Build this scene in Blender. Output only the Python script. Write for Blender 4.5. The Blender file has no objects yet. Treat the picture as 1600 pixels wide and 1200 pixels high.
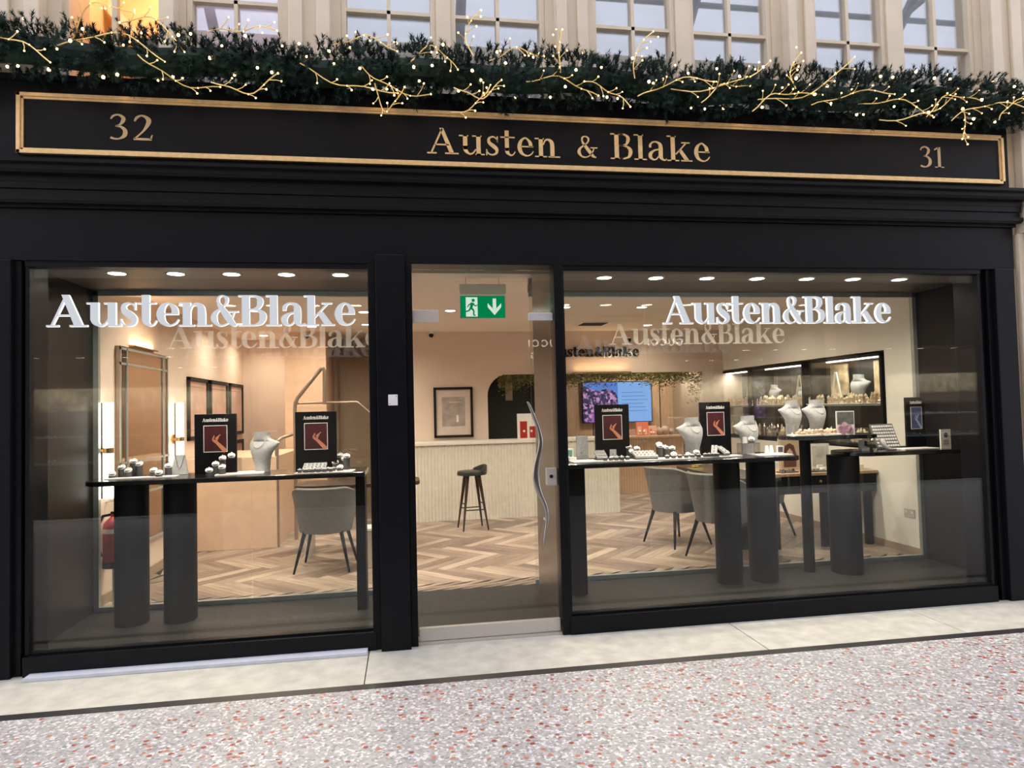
import bpy, bmesh, math, random
from mathutils import Vector, Matrix
R = math.radians
random.seed(7)
SC = bpy.context.scene
C = SC.collection

# ------------------------------------------------------------------ camera
cam_d = bpy.data.cameras.new('camera'); cam = bpy.data.objects.new('camera', cam_d); C.objects.link(cam)
cam_d.sensor_width = 36; cam_d.lens = 36 * 1050 / 1600; cam_d.clip_start = .05; cam_d.clip_end = 200
rt = Vector((0.987777, -0.153996, -0.024120)); dn = Vector((-0.018294, 0.039140, -0.999066)); fw = Vector((0.154796, 0.987296, 0.035844))
cam.matrix_world = Matrix(((rt.x, -dn.x, -fw.x, 0), (rt.y, -dn.y, -fw.y, -4.371), (rt.z, -dn.z, -fw.z, 1.5), (0, 0, 0, 1)))
SC.camera = cam
# ------------------------------------------------------------------ world, light, exposure
W = bpy.data.worlds.new('world'); SC.world = W; W.use_nodes = True
W.node_tree.nodes['Background'].inputs[0].default_value = (.80, .84, 1.0, 1)
W.node_tree.nodes['Background'].inputs[1].default_value = 2.6
SC.view_settings.view_transform = 'Standard'; SC.view_settings.look = 'None'
SC.view_settings.exposure = 0.0; SC.view_settings.gamma = 1
SC.cycles.transparent_max_bounces = 32
SC.cycles.max_bounces = 8
SC.cycles.use_light_tree = True

def area_lamp(name, loc, size, power, col, parent=None, rot=(0, 0, 0), spread=None, size_y=None):
    l = bpy.data.lights.new(name, 'AREA'); l.energy = power; l.color = col; l.size = size
    l.shape = 'DISK'
    if size_y: l.shape = 'RECTANGLE'; l.size_y = size_y
    if spread: l.spread = R(spread)
    o = bpy.data.objects.new(name, l); C.objects.link(o); o.location = loc; o.rotation_euler = rot; o.parent = parent
    return o

# ------------------------------------------------------------------ materials
def nodes(name):
    m = bpy.data.materials.new(name); m.use_nodes = True
    return m, m.node_tree, m.node_tree.nodes['Principled BSDF']
def mat(name, col, rough=.5, metal=0, var=.06, scale=12, bump=0, bscale=60, emit=0, ecol=None, coat=0, stretch=None, spec=.5):
    m, t, p = nodes(name); N = t.nodes; L = t.links
    p.inputs['Specular IOR Level'].default_value = spec
    p.inputs['Roughness'].default_value = rough; p.inputs['Metallic'].default_value = metal
    p.inputs['Coat Weight'].default_value = coat
    tc = N.new('ShaderNodeTexCoord'); mp = N.new('ShaderNodeMapping'); L.new(tc.outputs['Object'], mp.inputs[0])
    if stretch: mp.inputs['Scale'].default_value = stretch
    nz = N.new('ShaderNodeTexNoise'); nz.inputs['Scale'].default_value = scale; nz.inputs['Detail'].default_value = 4
    L.new(mp.outputs[0], nz.inputs['Vector'])
    rp = N.new('ShaderNodeValToRGB'); rp.color_ramp.elements[0].position = .3; rp.color_ramp.elements[1].position = .7
    rp.color_ramp.elements[0].color = tuple(c * (1 - var) for c in col) + (1,)
    rp.color_ramp.elements[1].color = tuple(min(1, c * (1 + var)) for c in col) + (1,)
    L.new(nz.outputs[0], rp.inputs[0]); L.new(rp.outputs[0], p.inputs['Base Color'])
    if bump:
        n2 = N.new('ShaderNodeTexNoise'); n2.inputs['Scale'].default_value = bscale; L.new(mp.outputs[0], n2.inputs['Vector'])
        b = N.new('ShaderNodeBump'); b.inputs['Strength'].default_value = bump; b.inputs['Distance'].default_value = .01
        L.new(n2.outputs[0], b.inputs['Height']); L.new(b.outputs[0], p.inputs['Normal'])
    if emit:
        p.inputs['Emission Color'].default_value = tuple(ecol or col) + (1,); p.inputs['Emission Strength'].default_value = emit
    return m
def glass_mat(name, tint=(.93, .95, .93), f0=.024, rough=0):
    m = bpy.data.materials.new(name); m.use_nodes = True; t = m.node_tree; N = t.nodes; L = t.links
    N.remove(N['Principled BSDF']); out = N['Material Output']
    tr = N.new('ShaderNodeBsdfTransparent'); tr.inputs[0].default_value = tint + (1,)
    gl = N.new('ShaderNodeBsdfGlossy'); gl.inputs['Roughness'].default_value = rough; gl.inputs[0].default_value = (1, 1, 1, 1)
    g = N.new('ShaderNodeNewGeometry'); d = N.new('ShaderNodeVectorMath'); d.operation = 'DOT_PRODUCT'
    L.new(g.outputs['Normal'], d.inputs[0]); L.new(g.outputs['Incoming'], d.inputs[1])
    def M_(op, a, b=None):
        n = N.new('ShaderNodeMath'); n.operation = op
        for i, v in enumerate((a, b)):
            if v is None: continue
            if isinstance(v, (int, float)): n.inputs[i].default_value = v
            else: L.new(v, n.inputs[i])
        return n.outputs[0]
    c = M_('ABSOLUTE', d.outputs['Value']); f = M_('ADD', M_('MULTIPLY', M_('POWER', M_('SUBTRACT', 1.0, c), 5.0), 1 - f0), f0)
    mx = N.new('ShaderNodeMixShader'); L.new(f, mx.inputs[0]); L.new(tr.outputs[0], mx.inputs[1]); L.new(gl.outputs[0], mx.inputs[2])
    L.new(mx.outputs[0], out.inputs[0])
    return m
def emis(name, col, s):
    m = bpy.data.materials.new(name); m.use_nodes = True; t = m.node_tree; t.nodes.remove(t.nodes['Principled BSDF'])
    e = t.nodes.new('ShaderNodeEmission'); e.inputs[0].default_value = col + (1,); e.inputs[1].default_value = s
    t.links.new(e.outputs[0], t.nodes['Material Output'].inputs[0]); return m

BLACK = mat('black_paint', (.0052, .0054, .0072), .36, var=.15, bump=.05, bscale=25, spec=.16)
BLACKM = mat('matte_black', (.008, .008, .009), .6, var=.1, spec=.2)
TABLE = mat('black_table_lacquer', (.010, .010, .011), .16, var=.1)
GOLD = mat('gold_leaf', (.88, .62, .30), .36, metal=.45, var=.10, scale=30)
GOLDP = mat('gold_numerals', (.55, .40, .22), .4, metal=.5, var=.08)
BRASS = mat('brass', (.75, .50, .22), .25, metal=1)
CREAM = mat('cream_paint', (.72, .61, .46), .5, var=.05, scale=5, bump=.1, bscale=15)
STEEL = mat('brushed_steel', (.60, .56, .51), .40, metal=.45, var=.1, scale=60, stretch=(1, 1, 20))
CHROME = mat('chrome', (.78, .78, .80), .2, metal=.5)
ALU = mat('aluminium_trim', (.42, .46, .45), .35, metal=.6)
BRONZE = mat('bronze_handle', (.36, .34, .31), .22, metal=1, var=.1)
WALLIN = mat('shop_wall_plaster', (.72, .585, .50), .8, var=.03, scale=3)
WALLW = mat('shop_wall_white', (.76, .73, .68), .8, var=.02, scale=3)
CEIL = mat('shop_ceiling', (.78, .69, .63), .85, var=.02)
PEACH = mat('peach_panel', (.74, .51, .37), .55, var=.05)
TAUPE = mat('taupe_panel', (.34, .25, .18), .6, var=.05)
DARKSIDE = mat('bay_dark_panel', (.009, .008, .008), .4, var=.1, spec=.25)
BAYCEIL = mat('bay_dark_ceiling', (.055, .045, .04), .5, var=.1)
DARKFL = mat('bay_dark_floor', (.020, .019, .019), .55, var=.85, scale=55, spec=.25)  # strong noise specks paint in the terrazzo reflected by the glass
DARKGRN = mat('dark_green_wall', (.013, .018, .015), .6)
WOODPAN = mat('warm_wood_panel', (.45, .30, .20), .5, var=.15, scale=6, stretch=(8, 8, 1))
WHITE = mat('white_board', (.82, .80, .80), .45)
VELVET = mat('pale_grey_suede', (.40, .40, .415), .85, var=.12, scale=40, bump=.2, bscale=150)
GREYP = mat('grey_suede_drum', (.07, .07, .078), .8, var=.15, scale=40)
GREYC = mat('grey_upholstery', (.15, .145, .145), .75, var=.12, scale=30)
LGREYC = mat('light_grey_upholstery', (.42, .42, .43), .8, var=.1)
LEATHER = mat('dark_green_leather', (.022, .028, .027), .35)
DARKWOOD = mat('dark_stained_wood', (.035, .018, .013), .4, var=.3)
RED = mat('red_enamel', (.42, .018, .014), .3)
PEARL = mat('pearl', (.80, .78, .76), .2, coat=.5)
SILVER = mat('silver_ring', (.80, .79, .78), .15, metal=1)
GEMGOLD = mat('pale_gold_jewellery', (.90, .62, .46), .3, metal=.4, var=.4, scale=60)
STONE = mat('cream_threshold_stone', (.56, .53, .455), .55, var=.14, scale=9, bump=.08, bscale=90)
STRIPM = mat('black_terrazzo_strip', (.03, .027, .028), .4, var=.5, scale=150)
PAVEM = mat('pale_blue_ledge', (.60, .62, .68), .4, var=.05)
NEEDLE = mat('fir_needles', (.016, .036, .026), .6, var=.5, scale=9, spec=.2)
LEAFG = mat('olive_leaves', (.20, .19, .045), .5, var=.5, scale=14)
WIRE = mat('gold_wire', (1.0, .70, .24), .35, metal=.3)
BULB = emis('warm_bulb', (1, .60, .24), 16)
BUD = emis('warm_bud', (1, .58, .20), 9)
LAMP = emis('downlight_lens', (1, .90, .78), 22)
TUBE = emis('white_light_tube', (1, .93, .86), 9)
LED = emis('led_strip', (1, .93, .82), 12)
LETFACE = emis('white_letter_face', (.82, .82, .92), .92)
LETSIDE = emis('lit_letter_edge', (1, .97, .97), 1.9)
GLASS = glass_mat('shopfront_glass')
GLASSI = glass_mat('inner_glass', (.96, .97, .96), .035)
GLASSU = glass_mat('upper_window_glass', (.96, .97, .98), .13)
MIRROR = mat('bronze_mirror', (.36, .29, .23), .06, metal=1, var=.02)
BLIND = mat('grey_blind', (.40, .42, .43), .7, var=.06, scale=3, stretch=(1, 1, 8))
BLINDP = mat('lilac_blind', (.85, .72, .82), .7, var=.05)

def terrazzo():
    m, t, p = nodes('pink_terrazzo'); N = t.nodes; L = t.links
    p.inputs['Roughness'].default_value = .38
    tc = N.new('ShaderNodeTexCoord'); v = N.new('ShaderNodeTexVoronoi'); v.inputs['Scale'].default_value = 78
    L.new(tc.outputs['Object'], v.inputs['Vector'])
    sp = N.new('ShaderNodeSeparateColor'); L.new(v.outputs['Color'], sp.inputs[0])
    r = N.new('ShaderNodeValToRGB'); r.color_ramp.interpolation = 'CONSTANT'; e = r.color_ramp.elements
    cols = [(0, (.40, .385, .38)), (.25, (.50, .48, .47)), (.45, (.74, .72, .71)), (.62, (.29, .28, .275)), (.74, (.54, .49, .47))]
    e[0].position = 0; e[0].color = cols[0][1] + (1,); e[1].position = cols[1][0]; e[1].color = cols[1][1] + (1,)
    for a, c in cols[2:]: x = e.new(a); x.color = c + (1,)
    x = e.new(.86); x.color = (.42, .40, .39, 1)
    L.new(sp.outputs[0], r.inputs[0])
    # larger red chips, denser in some cast bays
    v2 = N.new('ShaderNodeTexVoronoi'); v2.inputs['Scale'].default_value = 34; L.new(tc.outputs['Object'], v2.inputs['Vector'])
    s2 = N.new('ShaderNodeSeparateColor'); L.new(v2.outputs['Color'], s2.inputs[0])
    nz = N.new('ShaderNodeTexNoise'); nz.inputs['Scale'].default_value = .8; L.new(tc.outputs['Object'], nz.inputs['Vector'])
    mr = N.new('ShaderNodeMapRange'); mr.inputs[1].default_value = .35; mr.inputs[2].default_value = .65; mr.inputs[3].default_value = .93; mr.inputs[4].default_value = .66
    L.new(nz.outputs[0], mr.inputs[0])
    g = N.new('ShaderNodeMath'); g.operation = 'GREATER_THAN'; L.new(s2.outputs[1], g.inputs[0]); L.new(mr.outputs[0], g.inputs[1])
    d = N.new('ShaderNodeMath'); d.operation = 'LESS_THAN'; d.inputs[1].default_value = .42; L.new(v2.outputs['Distance'], d.inputs[0])
    mu = N.new('ShaderNodeMath'); mu.operation = 'MULTIPLY'; L.new(g.outputs[0], mu.inputs[0]); L.new(d.outputs[0], mu.inputs[1])
    rr = N.new('ShaderNodeValToRGB'); rr.color_ramp.elements[0].color = (.30, .055, .035, 1); rr.color_ramp.elements[1].color = (.56, .20, .13, 1)
    L.new(s2.outputs[2], rr.inputs[0])
    mx = N.new('ShaderNodeMix'); mx.data_type = 'RGBA'; L.new(mu.outputs[0], mx.inputs[0]); L.new(r.outputs[0], mx.inputs[6]); L.new(rr.outputs[0], mx.inputs[7])
    L.new(mx.outputs[2], p.inputs['Base Color']); return m
TERR = terrazzo()
def plankmat():
    m, t, p = nodes('herringbone_oak'); N = t.nodes; L = t.links
    p.inputs['Roughness'].default_value = .38
    a = N.new('ShaderNodeAttribute'); a.attribute_name = 'tone'
    u = N.new('ShaderNodeUVMap'); mp = N.new('ShaderNodeMapping'); mp.inputs['Scale'].default_value = (3, 40, 1); L.new(u.outputs[0], mp.inputs[0])
    nz = N.new('ShaderNodeTexNoise'); nz.inputs['Scale'].default_value = 1; nz.inputs['Detail'].default_value = 5; L.new(mp.outputs[0], nz.inputs['Vector'])
    ad = N.new('ShaderNodeMath'); ad.operation = 'MULTIPLY_ADD'; ad.inputs[1].default_value = .7; L.new(nz.outputs[0], ad.inputs[0]); L.new(a.outputs['Fac'], ad.inputs[2])
    r = N.new('ShaderNodeValToRGB'); e = r.color_ramp.elements
    e[0].position = .25; e[0].color = (.12, .082, .064, 1); e[1].position = 1.0; e[1].color = (.66, .54, .45, 1); x = e.new(.60); x.color = (.33, .245, .195, 1)
    L.new(ad.outputs[0], r.inputs[0]); L.new(r.outputs[0], p.inputs['Base Color']); return m
PLANK = plankmat()

# ------------------------------------------------------------------ mesh builder
class MB:
    def __init__(s): s.v = []; s.f = []
    def add(s, vs, fs, M=None):
        n = len(s.v)
        s.v += [tuple(M @ Vector(v)) if M else tuple(v) for v in vs]; s.f += [tuple(i + n for i in f) for f in fs]; return s
    def box(s, x0, x1, y0, y1, z0, z1, M=None):
        return s.add([(x0, y0, z0), (x1, y0, z0), (x1, y1, z0), (x0, y1, z0), (x0, y0, z1), (x1, y0, z1), (x1, y1, z1), (x0, y1, z1)],
                     [(0, 3, 2, 1), (4, 5, 6, 7), (0, 1, 5, 4), (1, 2, 6, 5), (2, 3, 7, 6), (3, 0, 4, 7)], M)
    def lathe(s, prof, n=24, M=None, cap=True, sx=1, sy=1):
        vs = []; fs = []
        for r, z in prof:
            for i in range(n):
                a = 2 * math.pi * i / n; vs.append((r * math.cos(a) * sx, r * math.sin(a) * sy, z))
        for j in range(len(prof) - 1):
            for i in range(n):
                k = (i + 1) % n; fs.append((j * n + i, j * n + k, (j + 1) * n + k, (j + 1) * n + i))
        if cap:
            fs.append(tuple(reversed(range(n)))); fs.append(tuple(range((len(prof) - 1) * n, len(prof) * n)))
        return s.add(vs, fs, M)
    def cyl(s, x, y, z0, z1, r, n=20, r2=None):
        return s.lathe([(r, z0), (r if r2 is None else r2, z1)], n, Matrix.Translation((x, y, 0)))
    def loft(s, rings, cap=True):
        n = len(rings[0]); vs = [v for r in rings for v in r]; fs = []
        for j in range(len(rings) - 1):
            for i in range(n):
                k = (i + 1) % n; fs.append((j * n + i, j * n + k, (j + 1) * n + k, (j + 1) * n + i))
        if cap: fs.append(tuple(reversed(range(n)))); fs.append(tuple(range((len(rings) - 1) * n, len(rings) * n)))
        return s.add(vs, fs)
    def tube(s, pts, r, n=8, closed=False):
        pts = [Vector(p) for p in pts]; m = len(pts); rings = []
        rr = r if isinstance(r, (list, tuple)) else [r] * m
        up = None
        for i, p in enumerate(pts):
            a = pts[(i - 1) % m] if (closed or i > 0) else p; b = pts[(i + 1) % m] if (closed or i < m - 1) else p
            t = (b - a).normalized() if (b - a).length > 1e-9 else Vector((0, 0, 1))
            if up is None:
                up = t.orthogonal().normalized()
            up = (up - t * up.dot(t)); up = up.normalized() if up.length > 1e-6 else t.orthogonal().normalized()
            w = t.cross(up)
            rings.append([tuple(p + (up * math.cos(2 * math.pi * k / n) + w * math.sin(2 * math.pi * k / n)) * rr[i]) for k in range(n)])
        if closed: rings.append(rings[0])
        return s.loft(rings, cap=not closed)
    def poly(s, pts, y0, y1, M=None):   # polygon in x,z extruded from y0 to y1
        n = len(pts)
        vs = [(x, y0, z) for x, z in pts] + [(x, y1, z) for x, z in pts]
        fs = [tuple(range(n)), tuple(reversed(range(n, 2 * n)))] + [(i, i + n, (i + 1) % n + n, (i + 1) % n) for i in range(n)]
        return s.add(vs, fs, M)
    def sphere(s, c, r, n=8, m=5, sz=1):
        pr = [(max(1e-4, r * math.sin(math.pi * j / m)), -r * math.cos(math.pi * j / m) * sz) for j in range(m + 1)]
        return s.lathe(pr, n, Matrix.Translation(c))
    def build(s, name, m, parent=None, smooth=False, bevel=0, loc=None, rot=None, fix=True):
        me = bpy.data.meshes.new(name); me.from_pydata(s.v, [], s.f)
        if fix:
            bm = bmesh.new(); bm.from_mesh(me); bmesh.ops.recalc_face_normals(bm, faces=bm.faces); bm.to_mesh(me); bm.free()
        me.materials.append(m)
        o = bpy.data.objects.new(name, me); C.objects.link(o); o.parent = parent
        if smooth:
            me.polygons.foreach_set('use_smooth', [True] * len(me.polygons)); me.set_sharp_from_angle(angle=R(40))
        if bevel:
            b = o.modifiers.new('bevel', 'BEVEL'); b.width = bevel; b.segments = 2; b.limit_method = 'ANGLE'
        if loc: o.location = loc
        if rot: o.rotation_euler = rot
        return o
def tag(o, label=None, cat=None, group=None, kind=None):
    if label: o['label'] = label
    if cat: o['category'] = cat
    if group: o['group'] = group
    if kind: o['kind'] = kind
    return o
def thing(name, label, cat, loc=(0, 0, 0), rz=0, group=None, kind=None):
    o = bpy.data.objects.new(name, None); C.objects.link(o); o.location = loc; o.rotation_euler = (0, 0, rz); o.empty_display_size = .1
    return tag(o, label, cat, group, kind)
def struct(o, label, cat='building'):
    return tag(o, label, cat, None, 'structure')
def kids(o): return [x for x in list(C.objects) if x.parent == o]
def copy_tree(o, parent=None):
    c = o.copy(); C.objects.link(c); c.parent = parent
    for ch in kids(o): copy_tree(ch, c)
    return c
def box(*a): return MB().box(*a)

# ------------------------------------------------------------------ serif lettering
def ribbon(pts, sub=6):
    """variable-width stroke through (x,z,w) -> list of quads"""
    P = [pts[0]] + list(pts) + [pts[-1]]; out = []
    for i in range(1, len(P) - 2):
        for k in range(sub):
            t = k / sub
            out.append(tuple(.5 * (2 * P[i][j] + (P[i + 1][j] - P[i - 1][j]) * t + (2 * P[i - 1][j] - 5 * P[i][j] + 4 * P[i + 1][j] - P[i + 2][j]) * t * t
                       + (3 * P[i][j] - P[i - 1][j] - 3 * P[i + 1][j] + P[i + 2][j]) * t ** 3) for j in range(3)))
    out.append(tuple(P[-1]))
    Ls = []; Rs = []
    for i, (x, y, w) in enumerate(out):
        a = out[max(0, i - 1)]; b = out[min(len(out) - 1, i + 1)]
        dx, dy = b[0] - a[0], b[1] - a[1]; l = math.hypot(dx, dy) or 1
        Ls.append((x - dy / l * w / 2, y + dx / l * w / 2)); Rs.append((x + dy / l * w / 2, y - dx / l * w / 2))
    return ('rib', Ls, Rs)
def rc(x0, y0, x1, y1): return ('pol', [(x0, y0), (x1, y0), (x1, y1), (x0, y1)])
def pg(*p): return ('pol', list(p))
S = ribbon
def S2(*pts): return ribbon(pts, 1)
GLY = {
 'A': (1.24, [S2((.16, .03, .065), (.60, .97, .075)), pg((.46, 1.0), (.68, 1.0), (1.11, .03), (.84, .03)), rc(.30, .33, .86, .385), rc(0, 0, .37, .055), rc(.70, 0, 1.24, .055)]),
 'u': (1.02, [rc(.12, .2, .37, .76), rc(0, .71, .37, .76), S([(.245, .34, .25), (.262, .17, .22), (.40, .04, .09), (.54, .065, .06), (.67, .22, .05)]), rc(.65, 0, .90, .76), rc(.53, .71, .9, .76), rc(.65, 0, 1.02, .05)]),
 's': (.60, [S([(.50, .56, .04), (.45, .67, .05), (.31, .735, .06), (.16, .66, .14), (.17, .50, .19), (.33, .37, .23), (.46, .25, .20), (.45, .11, .14), (.30, .03, .06), (.14, .07, .05), (.06, .20, .04)]), rc(.475, .53, .52, .76), rc(.035, 0, .08, .24)]),
 't': (.60, [rc(.14, .2, .38, 1.0), rc(0, .71, .58, .76), S([(.26, .32, .24), (.275, .15, .21), (.39, .04, .08), (.50, .06, .05), (.59, .18, .04)])]),
 'e': (.76, [S([(.60, .38, .22), (.585, .56, .19), (.40, .735, .06), (.22, .62, .17), (.15, .38, .25), (.23, .14, .18), (.44, .035, .06), (.62, .10, .05), (.71, .22, .04)]), rc(.2, .37, .71, .42)]),
 'n': (1.03, [rc(.12, 0, .37, .76), rc(0, .71, .37, .76), rc(0, 0, .49, .05), S([(.35, .50, .05), (.43, .67, .06), (.57, .70, .13), (.69, .60, .22), (.715, .42, .25), (.715, .02, .25)]), rc(.55, 0, 1.03, .05)]),
 '&': (.92, [S([(.24, .80, .06), (.30, .66, .14), (.50, .37, .22), (.70, .09, .17), (.84, .03, .05)]), S([(.24, .80, .10), (.27, .93, .07), (.39, .98, .05), (.52, .89, .11), (.49, .72, .08), (.33, .57, .05), (.16, .42, .14), (.11, .24, .20), (.22, .06, .10), (.40, .025, .05), (.58, .12, .05), (.70, .30, .05), (.75, .45, .05)]), rc(.60, .44, .90, .49)]),
 'B': (.93, [rc(.12, 0, .37, 1), rc(0, .95, .5, 1), rc(0, 0, .5, .05), S([(.36, .975, .05), (.56, .965, .07), (.70, .87, .18), (.71, .74, .20), (.64, .60, .12), (.48, .535, .05), (.36, .53, .05)]), S([(.36, .53, .05), (.60, .52, .07), (.77, .41, .19), (.80, .27, .23), (.73, .11, .15), (.54, .03, .06), (.36, .025, .05)])]),
 'l': (.51, [rc(.13, 0, .38, 1), rc(0, .95, .38, 1), rc(0, 0, .51, .05)]),
 'a': (.80, [S([(.13, .50, .12), (.14, .62, .13), (.25, .72, .06), (.40, .725, .08), (.53, .64, .19), (.56, .48, .24), (.56, .16, .24), (.65, .04, .10), (.74, .03, .05), (.80, .08, .04)]), S([(.48, .44, .05), (.29, .39, .08), (.14, .26, .20), (.14, .12, .19), (.26, .03, .07), (.38, .06, .05), (.48, .18, .05)])]),
 'k': (1.04, [rc(.12, 0, .37, 1), rc(0, .95, .37, 1), rc(0, 0, .49, .05), S2((.36, .27, .055), (.80, .73, .055)), pg((.44, .42), (.64, .46), (.97, .03), (.69, .03)), rc(.60, .71, .95, .76), rc(.58, 0, 1.04, .05)]),
 '3': (.52, [S([(.05, .80, .05), (.12, .92, .07), (.27, .97, .07), (.41, .87, .11), (.41, .73, .12), (.31, .58, .06), (.18, .53, .04)]), S([(.18, .53, .04), (.35, .50, .08), (.47, .36, .13), (.45, .16, .13), (.30, .035, .06), (.14, .03, .07), (.04, .08, .09)])]),
 '2': (.54, [S([(.05, .74, .05), (.11, .89, .08), (.26, .97, .07), (.42, .85, .13), (.43, .68, .13), (.31, .40, .07), (.16, .19, .05), (.04, .05, .05)]), rc(.02, 0, .52, .085), pg((.46, .05), (.52, .05), (.55, .22), (.52, .22))]),
 '1': (.44, [rc(.17, 0, .29, .98), pg((.03, .82), (.17, .88), (.25, .98), (.17, .98), (.03, .88)), rc(.04, 0, .42, .045)]),
 ' ': (.38, []),
 'G': (.9, [S([(.80, .76, .13), (.62, .93, .13), (.36, .92, .13), (.12, .70, .14), (.10, .36, .14), (.30, .10, .13), (.60, .07, .13), (.80, .24, .13), (.82, .46, .13)]), rc(.5, .40, .88, .52)]),
 'U': (.85, [S([(.09, 1.0, .13), (.09, .40, .13), (.20, .12, .13), (.42, .05, .13), (.65, .12, .13), (.76, .40, .13), (.76, 1.0, .13)])]),
 'C': (.88, [S([(.80, .76, .13), (.62, .93, .13), (.36, .92, .13), (.12, .70, .14), (.10, .36, .14), (.30, .10, .13), (.60, .07, .13), (.80, .25, .13)])]),
 'I': (.22, [rc(.05, 0, .18, 1)]),
}
def glyph_mesh(mb, ch, x, z, h, y0, y1, sx=1.0, wt=1.0):
    for st in GLY[ch][1]:
        if st[0] == 'pol':
            P = st[1]; hh = max(b for a, b in P) - min(b for a, b in P)
            if wt < 1 and hh > .3 and len(P) == 4:
                c0 = (P[0][0] + P[1][0]) / 2; c1 = (P[2][0] + P[3][0]) / 2
                P = [(c0 + (P[0][0] - c0) * wt, P[0][1]), (c0 + (P[1][0] - c0) * wt, P[1][1]), (c1 + (P[2][0] - c1) * wt, P[2][1]), (c1 + (P[3][0] - c1) * wt, P[3][1])]
            mb.poly([(x + a * h * sx, z + b * h) for a, b in P], y0, y1)
        else:
            Ls, Rs = st[1], st[2]; n = len(Ls)
            if wt < 1:
                A = []; B = []
                for (a, b), (c, d_) in zip(Ls, Rs):
                    w = math.hypot(a - c, b - d_); f = 1 if w < .07 else max(.07 / w, wt); mx_, my_ = (a + c) / 2, (b + d_) / 2
                    A.append((mx_ + (a - mx_) * f, my_ + (b - my_) * f)); B.append((mx_ + (c - mx_) * f, my_ + (d_ - my_) * f))
                Ls, Rs = A, B
            A = [(x + a * h * sx, z + b * h) for a, b in Ls]; B = [(x + a * h * sx, z + b * h) for a, b in Rs]
            vs = [(p[0], y0, p[1]) for p in A] + [(p[0], y0, p[1]) for p in B] + [(p[0], y1, p[1]) for p in A] + [(p[0], y1, p[1]) for p in B]
            fs = []
            for i in range(n - 1):
                fs += [(i, i + 1, n + i + 1, n + i), (2 * n + i, 3 * n + i, 3 * n + i + 1, 2 * n + i + 1), (i, 2 * n + i, 2 * n + i + 1, i + 1), (n + i, n + i + 1, 3 * n + i + 1, 3 * n + i)]
            fs += [(0, n, 3 * n, 2 * n), (n - 1, 3 * n - 1, 4 * n - 1, 2 * n - 1)]
            mb.add(vs, fs)
def text_width(t, gap=.0): return sum(GLY[c][0] + gap for c in t) - gap
def letters(t, x0, x1, z, h, y0, y1, m, parent, gap=-.03, name='letter', side=None, single=False, wt=1.0):
    """writing between x0 and x1, standing on z, facing -y"""
    sx = (x1 - x0) / (text_width(t, gap) * h); x = x0; acc = MB()
    for ch in t:
        if GLY[ch][1]:
            mb = acc if single else MB()
            glyph_mesh(mb, ch, x, z, h, y0, y1, sx, wt)
            if not single:
                o = mb.build(name, m, parent, fix=True)
                if side:
                    o.data.materials.append(side)
                    for p in o.data.polygons:
                        if abs(p.normal.y) < .5: p.material_index = 1
        x += (GLY[ch][0] + gap) * h * sx
    if single: return acc.build(name, m, parent)
    return None

# ================================================================== STRUCTURE: street level
XL, XR = -2.43, 4.80          # shop interior width
struct(box(-9, 13, -9.5, -.60, -.1, 0).build('floor', TERR), 'grey and white terrazzo arcade floor flecked with red stone chips', 'floor')
struct(box(-9, 13, -.60, -.53, -.1, .001).build('trim_1', STRIPM), 'narrow black terrazzo strip between the stone threshold and the arcade floor', 'floor strip')
xs = [-9, -4.2, -.262, 2.14, 3.5, 5.6, 13]
for i in range(len(xs) - 1):
    struct(box(xs[i] + .003, xs[i + 1] - .003, -.53, .02, -.1, 0).build('trim_2', STONE, bevel=.002), ['pale threshold stone beyond the left edge of the shopfront', 'cream threshold stone under the left shop window', 'speckled grey threshold stone in front of the glass door', 'pale threshold slab between the joints under the middle of the right window', 'pale threshold slab at the right corner of the shopfront', 'pale threshold stone beyond the right edge of the shopfront'][i], 'threshold stone')
struct(box(-9, 13, -.53, .02, -.12, -.004).build('trim_3', STRIPM), 'dark jointing under the threshold stones', 'joint')
struct(box(-2.2, -.27, -.085, .0, .0, .022).build('trim_4', PAVEM, bevel=.003), 'thin pale blue grey ledge at the foot of the left window', 'ledge')
# cream building front
def wall_front():
    m = MB()
    m.box(-9, -2.42, .03, .5, 0, 3.5); m.box(4.53, 13, .03, .5, 0, 3.5)
    zt = 8.2
    m.box(-9, 13, .2, .5, 5.3, zt)
    ops = [(-2.09, -1.51), (-1.36, -.76), (-.39, .24), (.34, 1.0), (1.34, 1.96), (2.07, 2.71), (3.04, 3.65), (3.77, 4.41)]
    x = -9
    for a, b in ops:
        m.box(x, a, .12, .5, 3.5, 5.3); x = b
    m.box(x, 13, .12, .5, 3.5, 5.3)
    return m.build('wall_front', CREAM)
struct(wall_front(), 'cream painted upper wall of the arcade with tall sash windows', 'wall')
def mould(xa, xb, n):   # fluted pilaster faces beside the upper windows
    m = MB(); w = (xb - xa) / n
    m.box(xa, xb, .05, .12, 3.5, 5.3)
    for i in range(n):
        if i % 2 == 0: m.box(xa + i * w, xa + (i + 1) * w, .02, .05, 3.5, 5.3)
    return m
for k, (a, b, n) in enumerate([(-2.6, -2.17, 5), (-1.49, -1.40, 1), (-.71, -.45, 3), (1.06, 1.28, 3), (2.78, 2.98, 3), (4.46, 4.72, 3), (4.95, 5.4, 3)]):
    struct(mould(a, b, n).build('trim_5', CREAM, bevel=.006), 'cream moulded pilaster of the upper wall, %s' % ['at the far left end', 'between the lit opening and the lilac window', 'right of the lilac window', 'above the ampersand of the fascia sign', 'left of the rightmost pair of windows', 'right of the last window', 'at the far right end'][k], 'pilaster')
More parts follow.
